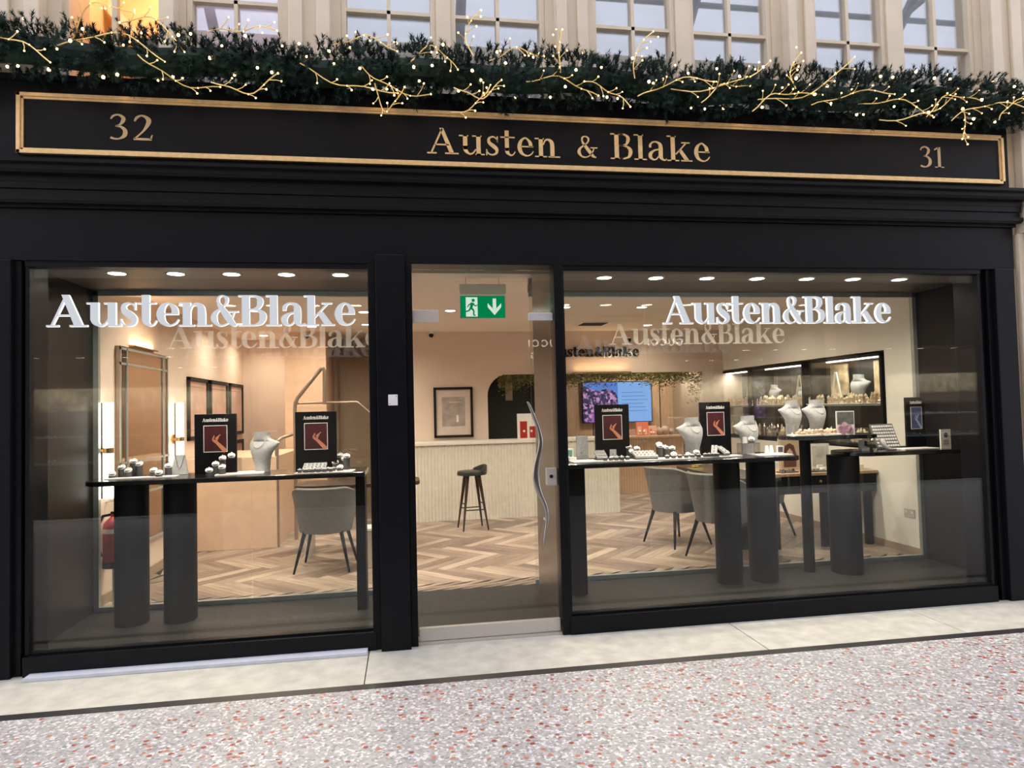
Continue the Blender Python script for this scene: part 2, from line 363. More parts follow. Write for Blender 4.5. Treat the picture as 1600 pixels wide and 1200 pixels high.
struct(MB().box(4.56, 5.1, -.02, .03, 0, 2.72).box(4.60, 5.1, -.05, -.02, 0, 2.72).box(4.6, 5.1, -.04, .03, 2.95, 3.5).box(4.58, 5.1, -.10, .03, 2.72, 2.95).build('trim_6', CREAM, bevel=.008), 'cream pilaster at the right edge of the black shopfront', 'pilaster')
# upper windows
def upper_window(i, a, b, blind, lab):
    w = thing('window_%d' % i, lab, 'window', ((a + b) / 2, .2, 3.5), kind='structure'); hx = (b - a) / 2
    f = MB(); f.box(-hx, -hx + .035, -.06, .06, 0, 1.8); f.box(hx - .035, hx, -.06, .06, 0, 1.8); f.box(-hx, hx, -.06, .06, 1.76, 1.8); f.box(-hx, hx, -.06, .06, -.02, .04)
    f.build('window_frame', CREAM, w, bevel=.004)
    g = MB(); g.box(-.012, .012, -.045, .0, 0, 1.8)
    for z in (.10, .70, 1.30): g.box(-hx + .03, hx - .03, -.045, .0, z - .012, z + .012)
    g.build('glazing_bar', CREAM, w)
    box(-hx + .03, hx - .03, -.012, -.004, 0, 1.8).build('pane', GLASSU, w)
    box(-hx + .02, hx - .02, .075, .085, 0, 1.8).build('blind', blind, w)
wl = ['sash window with a lilac blind, left of the long cream pilaster', 'grey upper window, left half of the pair above the word Austen', 'grey upper window, right half of the pair, above the letters ten of the fascia sign', 'upper window above the word Blake, left half of its pair', 'upper window right of the sign lettering, right half of the middle pair', 'upper window of the rightmost pair, left half', 'upper window of the rightmost pair, right half, above the numeral 31']
for i, ((a, b), l) in enumerate(zip([(-1.36, -.76), (-.39, .24), (.34, 1.0), (1.34, 1.96), (2.07, 2.71), (3.04, 3.65), (3.77, 4.41)], wl)):
    upper_window(i + 1, a, b, BLINDP if i == 0 else BLIND, l)
# lit opening at the upper left with a sloping stair string inside
ORANGE = mat('warm_stairwell_plaster', (.80, .55, .30), .7)
m = MB(); m.box(-2.35, -1.3, 1.55, 1.6, 3.4, 5.4); m.box(-2.4, -2.35, .5, 1.6, 3.4, 5.4); m.box(-1.3, -1.25, .5, 1.6, 3.4, 5.4); m.box(-2.4, -1.25, .5, 1.6, 5.35, 5.4); m.box(-2.4, -1.25, .5, 1.6, 3.38, 3.42)
struct(m.build('wall_stairwell', ORANGE), 'warm lit orange stairwell seen through the upper left opening', 'wall')
t = thing('window_8', 'upper left opening with one slim white bar, glowing orange', 'window', (-1.8, .2, 3.5), kind='structure')
MB().box(-.01, .02, -.05, 0, 0, 1.8).box(-.29, -.26, -.05, .0, 0, 1.8).box(.27, .29, -.05, 0, 0, 1.8).build('window_frame', CREAM, t)
m = MB(); m.add([(-2.3, 1.3, 4.85), (-1.35, 1.3, 3.75), (-1.35, 1.3, 3.63), (-2.3, 1.3, 4.73), (-2.3, 1.5, 4.85), (-1.35, 1.5, 3.75), (-1.35, 1.5, 3.63), (-2.3, 1.5, 4.73)], [(0, 1, 2, 3), (4, 7, 6, 5), (0, 4, 5, 1), (3, 2, 6, 7), (0, 3, 7, 4), (1, 5, 6, 2)])
tag(m.build('stair_string', CREAM), 'sloping cream stair string inside the orange stairwell at upper left', 'stair')
DG = mat('dark_grey_cabinet', (.10, .085, .075), .5)
tag(box(-1.72, -1.54, .25, .45, 3.5, 3.98).build('equipment_box', DG, bevel=.008), 'dark grey box at the right side of the orange stairwell opening', 'box')
tag(box(-2.2, -2.06, .53, .75, 3.5, 4.12).build('equipment_box', DG, bevel=.008), 'dark grey box at the left side of the orange stairwell opening', 'box')
area_lamp('stairwell_lamp', (-1.8, .95, 5.3), .5, 20, (1, .72, .50))

# ================================================================== black shopfront (structure)
sf = thing('wall_shopfront', 'black painted timber shopfront frame around the windows and the door', 'shopfront', (0, 0, 0), kind='structure')
m = MB(); m.box(-2.42, 4.53, 0, .30, 2.45, 2.765); m.build('frieze', BLACK, sf, bevel=.004)
m = MB()
prof = [(2.765, -.02), (2.785, -.02), (2.785, -.05), (2.80, -.065), (2.825, -.065), (2.83, -.045), (2.865, -.045), (2.87, -.055), (2.905, -.055), (2.91, -.06), (2.945, -.06), (2.95, -.10), (2.965, -.12), (2.99, -.12), (3.0, -.145), (3.02, -.145), (3.03, -.05)]
pl = [(-2.44, 4.56)]
ring0 = [(-2.44 - (-y) * .45 + .02, y, z) for z, y in prof] + [(-2.42, .30, 3.03), (-2.42, .30, 2.765)]
ring1 = [(4.55 + (-y) * .45 - .02, y, z) for z, y in prof] + [(4.53, .30, 3.03), (4.53, .30, 2.765)]
m.loft([ring0, ring1]); m.build('cornice', BLACK, sf)
m = MB(); m.box(-2.42, 4.53, .01, .30, 3.03, 3.56); m.box(-2.44, 4.55, -.02, .30, 3.545, 3.575); m.build('fascia_backing', BLACK, sf, bevel=.003)
m = MB(); m.box(4.34, 4.505, -.02, .25, 0, 2.45); m.box(4.225, 4.34, .05, .25, 0, 2.45); m.box(4.30, 4.345, .015, .05, 0, 2.45); m.build('right_pilaster', BLACK, sf, bevel=.004)
m = MB(); m.box(-2.42, -2.30, -.02, .25, 0, 2.45); m.box(-2.30, -2.225, .05, .25, 0, 2.45); m.box(-2.305, -2.26, .015, .05, 0, 2.45); m.build('left_pilaster', BLACK, sf, bevel=.004)
m = MB(); m.box(-.185, 0, -.045, .2, 0, 2.50); m.box(-.235, -.185, .0, .2, 0, 2.45); m.box(0, .045, .0, .2, 0, 2.45); m.build('middle_pilaster', BLACK, sf, bevel=.004)
m = MB(); m.box(.985, 1.045, .0, .12, 0, 2.45); m.build('door_post', BLACK, sf, bevel=.003)
tag(MB().box(-.117, -.058, -.05, -.045, 1.535, 1.604).build('plaque', WHITE, bevel=.002), 'small white square plaque fixed to the black middle pilaster', 'plaque')
MB().cyl(0, 0, 0, .002, .004).build('screw', CHROME, bpy.data.objects['plaque'], loc=(-.109, -.0505, 1.545), rot=(R(90), 0, 0))
MB().cyl(0, 0, 0, .002, .004).build('screw', CHROME, bpy.data.objects['plaque'], loc=(-.066, -.0505, 1.594), rot=(R(90), 0, 0))
def shop_window(i, a, b, lab):
    w = thing('window_%d' % i, lab, 'shop window', ((a + b) / 2, .03, 0), kind='structure'); h = (b - a) / 2
    box(-h, h, .012, .022, .12, 2.42).build('pane', GLASS, w)
    m = MB(); m.box(-h - .01, h + .01, -.04, .06, 0, .115); m.box(-h - .01, h + .01, -.005, .06, .115, .13); m.build('bottom_rail', BLACK, w, bevel=.003)
    m = MB(); m.box(-h - .01, h + .01, -.02, .06, 2.415, 2.455); m.build('top_rail', BLACK, w, bevel=.003)
    m = MB(); m.box(-h - .01, -h + .012, -.01, .05, .12, 2.42); m.box(h - .012, h + .01, -.01, .05, .12, 2.42); m.build('side_rail', BLACK, w)
shop_window(9, -2.23, -.225, 'large left shop window of clear glass in a black frame')
shop_window(10, 1.045, 4.235, 'wide right shop window of clear glass in a black frame')
# glass door
d = thing('door_1', 'frameless glass door with steel kick rail and wavy bronze pull handle', 'door', (.045, .05, 0), kind='structure')
box(.006, .934, 0, .012, .1, 2.425).build('pane', GLASS, d)
box(.006, .934, -.012, .024, .018, .10).build('kick_rail', STEEL, d, bevel=.003)
box(.0, .17, -.014, .026, 2.075, 2.155).build('patch_fitting', STEEL, d, bevel=.002)
box(.77, .934, -.014, .026, 2.085, 2.135).build('patch_fitting', CHROME, d, bevel=.002)
m = box(.865, .934, -.02, .03, .98, 1.095); lk = m.build('lock', STEEL, d, bevel=.003)
m = MB(); m.lathe([(.012, 0), (.012, .004)], 16); m.build('keyhole', BLACKM, lk, loc=(.895, -.021, 1.04), rot=(R(90), 0, 0))
hp = [(.735, 1.545, .016), (.757, 1.50, .018), (.785, 1.42, .020), (.815, 1.34, .022), (.825, 1.26, .026), (.805, 1.18, .032), (.785, 1.10, .036), (.78, 1.02, .036), (.80, .94, .032), (.835, .87, .026), (.853, .80, .022), (.848, .73, .018), (.825, .65, .012), (.815, .56, .005)]
m = MB(); rings = []
for x, z, w in hp:
    rings.append([(x - w / 1.0, -.075, z), (x, -.087, z + .004), (x + w / 1.2, -.075, z), (x, -.063, z - .004)])
m.loft(rings); hd = m.build('pull_handle', BRONZE, d, smooth=True)
sub = hd.modifiers.new('s', 'SUBSURF'); sub.levels = sub.render_levels = 2
m = MB()
for x, z in ((.80, 1.38), (.79, 1.14), (.845, .76)): m.add([], []); m.tube([(x, -.07, z), (x, .0, z)], .008, 10)
m.build('handle_standoff', CHROME, d, smooth=True)
tag(box(.0, .95, -.03, .10, 0, .015).build('door_sill', STEEL, None, loc=(.045, .05, 0)), 'thin steel sill under the glass door', 'sill')
for nm in ('door_sill',): bpy.data.objects[nm]['kind'] = 'structure'

# fascia sign
fs = thing('fascia_sign', 'long black fascia board with gold frame and gold Austen & Blake lettering', 'sign', (0, .01, 0))
box(-2.25, 4.45, -.012, 0, 3.10, 3.455).build('board', BLACK, fs)
m = MB()
for a, b, y in ((0, .022, -.030), (.022, .036, -.020)):
    x0, x1, z0, z1 = -2.275 + a, 4.472 - a, 3.092 + a, 3.462 - a; w = b - a
    m.box(x0, x1, y, 0, z0, z0 + w); m.box(x0, x1, y, 0, z1 - w, z1); m.box(x0, x0 + w, y, 0, z0, z1); m.box(x1 - w, x1, y, 0, z0, z1)
m.build('gold_frame', GOLD, fs, bevel=.002)
letters('Austen', .160, 1.050, 3.178, .172, -.018, -.012, GOLD, fs, gap=.02, wt=.68)
letters('&', 1.165, 1.315, 3.185, .15, -.018, -.012, GOLD, fs, wt=.68)
letters('Blake', 1.405, 2.130, 3.183, .178, -.018, -.012, GOLD, fs, gap=.02, wt=.68)
letters('3', -1.765, -1.665, 3.198, .158, -.016, -.012, GOLDP, fs, name='numeral')
letters('2', -1.63, -1.518, 3.198, .158, -.016, -.012, GOLDP, fs, name='numeral')
letters('3', 3.768, 3.862, 3.203, .158, -.016, -.012, GOLDP, fs, name='numeral')
letters('1', 3.885, 3.972, 3.203, .158, -.016, -.012, GOLDP, fs, name='numeral')

# illuminated letters in the windows
for nm, a, b, lab in (('l', -2.153, -.315, 'lit white Austen&Blake letters inside the left shop window'), ('r', 1.775, 3.545, 'lit white Austen&Blake letters inside the right shop window')):
    t = thing('window_lettering', lab, 'sign', (0, .07, 0), group='lit letters in the shop windows')
    letters('Austen&Blake', a, b, 2.06, .196, 0, .022, LETFACE, t, side=LETSIDE)
FROST = mat('frosted_vinyl', (.78, .72, .68), .8)
N_ = FROST.node_tree; pbs = N_.nodes['Principled BSDF']; pbs.inputs['Alpha'].default_value = .20
for a, b, lab in ((-1.885, -.21, 'faint frosted Austen&Blake letters on the inner glass of the left window'), (1.765, 3.44, 'faint frosted Austen&Blake letters on the inner glass of the right window')):
    t = thing('frosted_lettering', lab, 'lettering', (0, 1.318, 0), group='frosted letters on the inner glass')
    letters('Austen&Blake', a, b, 2.035, .186, 0, .001, FROST, t)

# ================================================================== SHOP INTERIOR SHELL
# dark bay floor with painted reflection specks, and herringbone
struct(box(XL - .2, XR + .2, .02, 1.31, -.1, .0).build('floor_bay', DARKFL), 'dark mat floor with painted terrazzo reflection specks just inside the shopfront', 'floor')
def herringbone():
    Wd, Ln = .118, .708; vs = []; fs = []; uv = []; tone = []
    x0, x1, y0, y1 = XL - .02, XR + .3, 1.31, 7.3
    ca = math.cos(R(-45)); sa = math.sin(R(-45))
    def rect(u0, v0, u1, v1, vert):
        g = .0012
        q = [(u0 + g, v0 + g), (u1 - g, v0 + g), (u1 - g, v1 - g), (u0 + g, v1 - g)]
        P = [(1 + ca * u - sa * v, 4 + sa * u + ca * v) for u, v in q]
        if max(p[0] for p in P) < x0 or min(p[0] for p in P) > x1 or max(p[1] for p in P) < y0 or min(p[1] for p in P) > y1: return
        P = [(min(max(a, x0), x1), max(min(b, y1), y0)) for a, b in P]
        n = len(vs); vs.extend([(a, b, 0.0) for a, b in P]); fs.append((n, n + 1, n + 2, n + 3))
        o = random.random() * 50
        U = [(0, 0), (Ln, 0), (Ln, Wd), (0, Wd)] if not vert else [(0, Wd), (0, 0), (Ln, 0), (Ln, Wd)]
        uv.extend([(a + o, b + o) for a, b in U]); tone.append(random.random() * .42)
    for i in range(-90, 91):
        for j in range(-14, 15):
            ou, ov = i * Wd + j * Ln, i * Wd - j * Ln
            if abs(ou) > 10 or abs(ov) > 10: continue
            rect(ou, ov, ou + Ln, ov + Wd, False); rect(ou, ov + Wd, ou + Wd, ov + Wd + Ln, True)
    me = bpy.data.meshes.new('floor_timber'); me.from_pydata(vs, [], fs)
    l = me.uv_layers.new(name='UVMap')
    for k, c in enumerate(uv): l.data[k].uv = c
    at = me.attributes.new('tone', 'FLOAT', 'FACE'); at.data.foreach_set('value', tone)
    me.materials.append(PLANK); o = bpy.data.objects.new('floor_timber', me); C.objects.link(o); return o
struct(herringbone(), 'pale brown herringbone timber floor of the shop', 'floor')
struct(box(XL - .2, XR + .5, 1.31, 7.5, -.12, -.002).build('floor_base', DARKFL), 'dark joints under the herringbone floor', 'floor')
struct(box(XL - .2, XL, .3, 6.4, 0, 2.62).build('wall_left', WALLIN), 'warm cream left wall of the shop', 'wall')
m = MB(); m.box(XR, XR + .45, .3, 1.78, 0, 2.62); m.box(XR, XR + .45, 1.78, 6.0, 0, .98); m.box(XR, XR + .45, 1.78, 6.0, 2.0, 2.62); m.box(XR + .33, XR + .45, 1.78, 6.0, .98, 2.0); m.box(XR, XR + .45, 6.0, 7.4, 0, 2.62)
struct(m.build('wall_right', WALLW), 'white right wall of the shop with a long display niche', 'wall')
struct(box(XL - .01, XL + .02, 1.36, 3.5, 0, .09).build('baseboard_left', TAUPE), 'taupe baseboard along the left wall', 'baseboard')
struct(box(XR - .015, XR + .01, 1.36, 6.0, 0, .07).build('baseboard_right', TAUPE), 'brown baseboard along the right wall', 'baseboard')
# bay side panels
struct(box(XL - .01, XL + .012, .30, 1.31, 0, 2.50).build('wall_bay_left', DARKSIDE), 'black side panel of the window bay at the left', 'wall')
struct(box(XR - .012, XR + .01, .30, 1.31, 0, 2.50).build('wall_bay_right', DARKSIDE), 'black side panel of the window bay at the right', 'wall')
struct(MB().box(XL - .2, -2.3, .2, .32, 0, 2.62).box(4.4, XR + .4, .2, .32, 0, 2.62).build('wall_return', DARKSIDE), 'dark returns behind the outer pilasters', 'wall')
m = MB(); m.box(XL, -.02, .25, 1.33, 2.5, 2.56); struct(m.build('ceiling_bay', BAYCEIL), 'dark ceiling of the left window bay', 'ceiling')
m = MB(); m.box(1.05, XR, .25, 1.33, 2.5, 2.56); struct(m.build('ceiling_bay', BAYCEIL), 'dark ceiling of the right window bay', 'ceiling')
BROWNP = mat('polished_brown_panel', (.07, .045, .035), .22, var=.15, scale=4)
struct(box(1.035, 1.05, .12, 1.05, 0, 2.62).build('wall_partition', BROWNP), 'polished brown partition beside the glass door', 'wall')
# main ceiling, left part, middle, right
struct(box(XL - .2, XR + .45, .25, 7.5, 2.62, 2.75).build('ceiling', CEIL), 'pale ceiling of the shop with rows of downlights', 'ceiling')
# back wall with rounded opening
pts = []
ox0, ox1, oz = 1.155, 4.46, 1.99; rr = .3
m = MB(); m.box(-.45, ox0, 5.3, 5.42, 0, 2.62); m.box(ox1, XR + .3, 5.3, 5.42, 0, 2.62)
arc = [(ox0 + rr - rr * math.sin(R(a)), oz - rr + rr * math.cos(R(a))) for a in range(90, -1, -9)]
m.box(ox0 + rr, ox1, 5.3, 5.42, oz, 2.62)
poly = [(ox0, 2.62)] + arc + [(ox0 + rr, 2.62)]
vs = [(x, 5.3, z) for x, z in poly] + [(x, 5.42, z) for x, z in poly]; n = len(poly)
fsx = []
for i in range(1, n - 1):      # strips from the arc up to the ceiling line
    pass
for i in range(len(arc) - 1):
    (xa, za), (xb, zb) = arc[i], arc[i + 1]
    m.add([(xa, 5.3, za), (xb, 5.3, zb), (xb, 5.3, 2.62), (xa, 5.3, 2.62), (xa, 5.42, za), (xb, 5.42, zb), (xb, 5.42, 2.62), (xa, 5.42, 2.62)],
          [(0, 1, 2, 3), (4, 7, 6, 5), (0, 4, 5, 1)])
struct(m.build('wall_back', WALLIN), 'cream back wall with a wide round cornered opening', 'wall')
# recess behind
struct(box(ox0 - .1, 5.2, 7.2, 7.3, 0, 2.62).build('wall_recess', WOODPAN), 'warm brown panelled wall of the recess behind the opening', 'wall')
struct(MB().box(1.0, 1.1, 5.42, 7.2, 0, 2.62).box(1.1, 2.45, 6.1, 6.2, 0, 2.62).build('wall_recess_side', DARKGRN), 'dark green wall inside the rounded opening', 'wall')
struct(MB().box(4.75, XR, 5.42, 7.2, 0, 2.62).build('wall_recess_right', TAUPE), 'taupe right side of the recess', 'wall')
for k, x in enumerate((3.25, 3.75, 4.5)):
    struct(box(x, x + .012, 7.19, 7.2, .9, 2.6).build('trim_7', BLACKM), 'thin dark joint in the recess panelling, %s' % ['first', 'second', 'third'][k] + ' from the left', 'joint')
# left back zone: stair area
struct(box(XL - .2, -.40, 6.2, 6.3, 0, 2.62).build('wall_back_left', WALLIN), 'cream wall behind the staircase', 'wall')
struct(box(-.46, -.34, 5.3, 6.3, 0, 2.62).build('wall_stair_side', TAUPE), 'taupe end wall beside the staircase', 'wall')
struct(MB().box(-1.65, -1.1, 5.2, 6.2, 0, 2.62).build('wall_pier', PEACH), 'peach coloured pier behind the stair rail', 'wall')
struct(MB().box(-1.0, -.46, 6.05, 6.2, 0, 2.4).build('wall_panel', TAUPE), 'brown grey panel behind the handrail', 'wall')
# inner glass screen with posts
def screen(i, a, b, js, lab):
    w = thing('window_%d' % i, lab, 'glass screen', ((a + b) / 2, 1.33, 0), kind='structure'); h = (b - a) / 2; c = (a + b) / 2
    e = [-h] + [j - c for j in js] + [h]
    for p, q in zip(e[:-1], e[1:]): box(p + .003, q - .003, -.004, .004, .03, 2.47).build('pane', GLASSI, w)
    box(-h, h, -.02, .02, 0, .035).build('bottom_rail', ALU, w)
    box(-h, h, -.02, .02, 2.46, 2.62).build('top_rail', ALU, w)
    m = box(-h, -h + .05, -.02, .02, 0, 2.5) if i == 11 else box(h - .05, h, -.02, .02, 0, 2.5)
    m.build('post', ALU, w)
screen(11, XL, -.10, [-1.25], 'inner glass screen behind the left window display')
screen(12, 1.055, XR, [2.1, 2.72, 3.35, 3.5], 'inner glass screen behind the right window display')

# ================================================================== downlights
def downlight(lab, x, y, z, power, group, col=(1, .86, .70)):
    t = thing('downlight', lab, 'downlight', (x, y, z), group=group)
    MB().lathe([(.068, -.006), (.068, 0), (.056, 0), (.056, -.006)], 20, cap=False).build('trim_ring', WHITE, t, smooth=True)
    MB().lathe([(.055, -.0055), (.055, -.002)], 20).build('lens', LAMP, t)
    area_lamp('downlight_lamp', (0, 0, -.008), .08, power, col, t, spread=150)
bayL = [-1.966, -1.584, -1.212, -.838, -.461]; bayR = [1.534, 1.954, 2.381, 2.81, 3.246, 3.662, 4.089]
pos5 = ['leftmost', 'second from the left', 'middle', 'fourth from the left', 'rightmost']
pos7 = ['first', 'second', 'third', 'fourth', 'fifth', 'sixth', 'seventh']
for k, x in enumerate(bayL): downlight('round downlight over the left window shelf, %s of five' % pos5[k], x, .61, 2.5, 9, 'downlights over the window shelves')
for k, x in enumerate(bayR): downlight('round downlight over the right window shelf, %s of seven counted from the door' % pos7[k], x, .65, 2.5, 9, 'downlights over the window shelves')
for k, x in enumerate([-1.85, -1.31, -.90, -.52]): downlight('shop ceiling downlight seen between the letters of the left window, %s from the left' % pos7[k], x, 2.09, 2.62, 12, 'downlights in the shop ceiling')
for k, x in enumerate([1.76, 2.21, 2.68, 3.14, 3.61]): downlight('shop ceiling downlight in the front row of the right side, %s from the door' % pos7[k], x, 2.08, 2.62, 10.5, 'downlights in the shop ceiling')
for k, (x, y) in enumerate([(1.77, 2.95), (2.67, 2.95), (3.35, 4.6), (.5, 3.2), (-.46, 3.3), (-1.6, 3.2), (-.5, 4.4), (3.9, 3.2), (-2.0, 4.3), (-2.0, 5.6), (-1.2, 4.6)]):  # last three are added lamps to brighten the left back wall
    downlight('shop ceiling downlight %s' % ['behind the front row, nearest the door', 'behind the front row, left of the white A', 'above the back wall lettering', 'behind the door above the stool', 'deeper in the left half near the pilaster', 'deeper in the left half near the mirror wall', 'at the back near the staircase', 'above the desk with the armchairs', 'added to brighten the wall at the middle framed picture', 'added to brighten the far end of the picture wall', 'added to brighten the peach pier'][k], x, y, 2.62, 11.5, 'downlights in the shop ceiling')
downlight('downlight in the recess above the screen', 3.7, 6.3, 2.62, 22, 'downlights in the recess')
downlight('downlight in the recess near the fluted cabinet', 4.3, 6.4, 2.62, 22, 'downlights in the recess')
t = thing('wash_light', 'slim warm light strip on top of the round cornered opening', 'lamp', (2.85, 5.20, 1.99))
box(-.45, .45, 0, .045, 0, .012).build('housing', BRASS, t); area_lamp('wash_lamp', (0, .01, .018), .8, 2.2, (1, .60, .32), t, rot=(R(180), 0, 0), size_y=.03)
t = thing('wash_light', 'slim warm light strip on the left wall above the mirror', 'lamp', (XL, 2.32, 2.13))
box(0, .045, -.3, .3, 0, .012).build('housing', BRASS, t); area_lamp('wash_lamp', (.02, 0, .018), .03, 2.6, (1, .60, .32), t, rot=(R(180), 0, 0), size_y=.55)
t = thing('ceiling_vent', 'dark slotted air vent in the shop ceiling above the back lettering', 'vent', (2.5, 4.4, 2.62))
box(-.20, .2, -.2, .2, -.012, 0).build('frame', WHITE, t); m = MB()
for k in range(5): m.box(-.17, .17, -.16 + k * .07, -.12 + k * .07, -.016, -.010)
m.build('slot', BLACKM, t)
for k, (x, y, z) in enumerate([(.36, 5.27, 2.54), (-1.35, 5.15, 2.52), (3.3, 5.27, 2.45)]):
    t = thing('dome_camera', 'small black dome camera %s' % ['on the back wall seen through the door', 'high on the peach pier in the left window', 'on the back wall behind the right frosted letters'][k], 'camera', (x, y, z))
    MB().lathe([(.03, .05), (.03, .075)], 14).build('base', WHITE, t); MB().sphere((0, 0, .03), .034, 12, 8).build('dome', BLACKM, t, smooth=True)

# ================================================================== window shelves
def shelf(name, lab, loc, outline, z, legs, group=None):
    t = thing(name, lab, 'display table', loc)
    m = MB(); n = len(outline)
    m.loft([[(x, y, z - .035) for x, y in outline], [(x, y, z) for x, y in outline]]); m.build('tabletop', TABLE, t, bevel=.005)
    for (x, y, r) in legs:
        MB().lathe([(r, 0), (r, z - .034)], 28, Matrix.Translation((x, y, 0)), sy=1.15).build('leg', BLACKM, t, smooth=True)
    return t
def rrect(x0, x1, y0, y1, r0, r1, n=6):
    P = []
    for cx, cy, r, a0 in ((x1 - r1, y1 - r1, r1, 0), (x0 + r0, y1 - r0, r0, 90), (x0 + r0, y0 + r0, r0, 180), (x1 - r1, y0 + r1, r1, 270)):
        for k in range(n + 1):
            a = R(a0 + 90 * k / n); P.append((cx + r * math.cos(a), cy + r * math.sin(a)))
    return P
TZ = 1.05
tL = shelf('display_table', 'long black display table with rounded end behind the left window', (-1.2, 1.0, 0), rrect(-1.10, .88, -.22, .29, .16, .02), TZ, [(-.815, -.02, .112), (-.48, -.02, .112)])
box(.80, .87, -.1, .12, 0, TZ - .034).build('panel_leg', BLACKM, tL)
tR = shelf('display_table', 'long black display table behind the right window, beside the door', (2.2, 1.0, 0), rrect(-1.06, 1.02, -.27, .29, .02, .12), TZ, [(.45, -.02, .105), (.76, -.02, .115)])
box(-.93, -.80, -.1, .12, 0, TZ - .034).build('panel_leg', BLACKM, tR)
tC = shelf('display_table', 'smaller raised black display table with round ends behind the right window', (3.68, 1.08, 0), rrect(-.46, .42, -.19, .19, .19, .19), 1.20, [(-.20, .06, .045)])
tD = shelf('display_table', 'black display table with rounded end at the far right of the right window', (4.28, 1.03, 0), rrect(-.54, .49, -.20, .26, .19, .02), TZ, [(-.50 + .0, -.0 + .02, .125)])
for ch in kids(tC):
    if ch.name.startswith('leg'): ch.location.z = 0
# ---- display props
def bust(lab, loc, rz, s=1.0, tall=0, neck=True, flip=1):
    t = thing('necklace_bust', lab, 'jewellery bust', loc, rz, 'necklace busts in the windows'); t.scale = (s, s, s)
    prof = [(0, .060, .066, .050), (.05, .062, .070, .052), (.10, .068, .082, .056), (.15, .080, .102, .060), (.19, .094, .128, .062), (.222, .104, .150, .054), (.240, .106, .160, .044), (.250, .102, .152, .042), (.260, .090, .116, .048), (.270, .074, .080, .050), (.282, .066, .067, .052), (.300, .064, .065, .052), (.322, .066, .067, .054)]
    rings = []; n = 32
    for z, near, far, ry in prof:
        r = []
        for k in range(n):
            a = 2 * math.pi * k / n; c = math.cos(a); e_ = far if c > 0 else near
            x = flip * e_ * math.copysign(abs(c) ** .85, c); y = ry * math.sin(a); zz = z
            if z > .32: zz += -y * .12
            if y > 0: y *= .5
            if .05 < z < .25: y -= .022 * math.sin(math.pi * (z - .05) / .2)
            if .2 < z < .262 and c > .5: zz -= .012 * (c - .5)
            r.append((x, y, zz))
        rings.append(r)
    m = MB(); m.loft(rings); b = m.build('torso', VELVET, t, smooth=True)
    if neck:
        P = []
        for k in range(25):
            a = math.pi * (k / 24.0); x = .062 * math.cos(a); dr = math.sin(a)
            P.append((x, -.018 - .064 * dr ** .7, .285 - .085 * dr ** 1.3))
        m = MB()
        for p in P: m.sphere(p, .0042, 6, 4)
        m.build('necklace', PEARL, t, smooth=True)
    return t
b1 = bust('pale grey necklace bust with pearl necklace on the left table', (-1.13, 1.17, TZ), R(-20), .95)
b2 = bust('pale grey necklace bust with pearl strand right of the shelf edge near the door poster', (2.43, 1.16, TZ), R(15), 1.02, flip=-1)
b3 = bust('pale grey necklace bust behind the small clear riser on the right table', (2.96, 1.18, TZ), R(15), 1.02, flip=-1)
b4 = bust('left of the two white necklace busts on the raised round table', (3.36, 1.14, 1.20), R(15), .95, flip=-1)
b5 = bust('right of the two white necklace busts on the raised round table', (3.60, 1.15, 1.20), R(10), .95, flip=-1)
POSTRED = mat('dark_red_print', (.05, .006, .010), .45, var=.35, scale=7)
SKIN = mat('warm_hand_print', (.50, .19, .11), .5, var=.15)
BLUEP = mat('blue_print', (.10, .13, .30), .5, var=.3)
def poster(lab, loc, rz, w=.31, h=.46, pic=POSTRED, hand=SKIN):
    t = thing('poster_stand', lab, 'poster stand', loc, rz, 'black poster stands on the window tables')
    box(-w / 2, w / 2, -.011, .011, 0, h).build('panel', BLACK, t, bevel=.002)
    box(-w / 2 - .0, w / 2, .0, .10, 0, .008).build('foot', BLACK, t)
    letters('Austen&Blake', -w * .31, w * .31, h * .87, .027, -.013, -.011, WHITE, t, name='lettering', single=True)
    pw, z0, z1 = w * .27, h * .37, h * .80
    m = MB(); e = .004
    m.box(-pw - e, pw + e, -.014, -.011, z0 - e, z0); m.box(-pw - e, pw + e, -.014, -.011, z1, z1 + e); m.box(-pw - e, -pw, -.014, -.011, z0, z1); m.box(pw, pw + e, -.014, -.011, z0, z1)
    m.build('picture_frame', WHITE, t)
    p = box(-pw, pw, -.013, -.011, z0, z1).build('picture', pic, t)
    H_ = z1 - z0
    m = MB()
    for (x, z, q, v, r0, r1) in ((.9, 0, .1, .36, .20, .13), (.1, .36, -.25, .46, .14, .09), (-.25, .46, -.1, .62, .07, .05), (.05, .40, .30, .60, .08, .05), (.0, .5, .45, .66, .07, .04)):
        dx, dz = (q - x) * pw, (v - z) * H_; l = math.hypot(dx, dz); nx, nz = -dz / l, dx / l
        r0 *= pw; r1 *= pw
        m.poly([(x * pw - nx * r0, max(z0 + .001, z0 + z * H_ - nz * r0)), (q * pw - nx * r1, z0 + v * H_ - nz * r1), (q * pw + nx * r1, z0 + v * H_ + nz * r1), (min(pw, x * pw + nx * r0), z0 + z * H_ + nz * r0)], -.0145, -.0128)
    m.build('printed_hand', hand, p)
    return t
poster('black poster stand with dark red hand picture, left one on the left table', (-1.465, 1.13, TZ), R(-2))
poster('black poster stand with dark red hand picture, right one on the left table', (-.70, 1.02, TZ), R(0))
poster('black poster stand with dark red hand picture at the door end of the right table', (1.70, 1.10, TZ), R(2), .30)
poster('black poster stand between the two busts of the right table', (2.68, 1.22, TZ), R(2), .29)
poster('black poster stand with a blue picture on the far right table', (4.67, 1.24, TZ), R(14), .26, pic=BLUEP, hand=mat('pale_blue_print', (.45, .55, .8), .5))
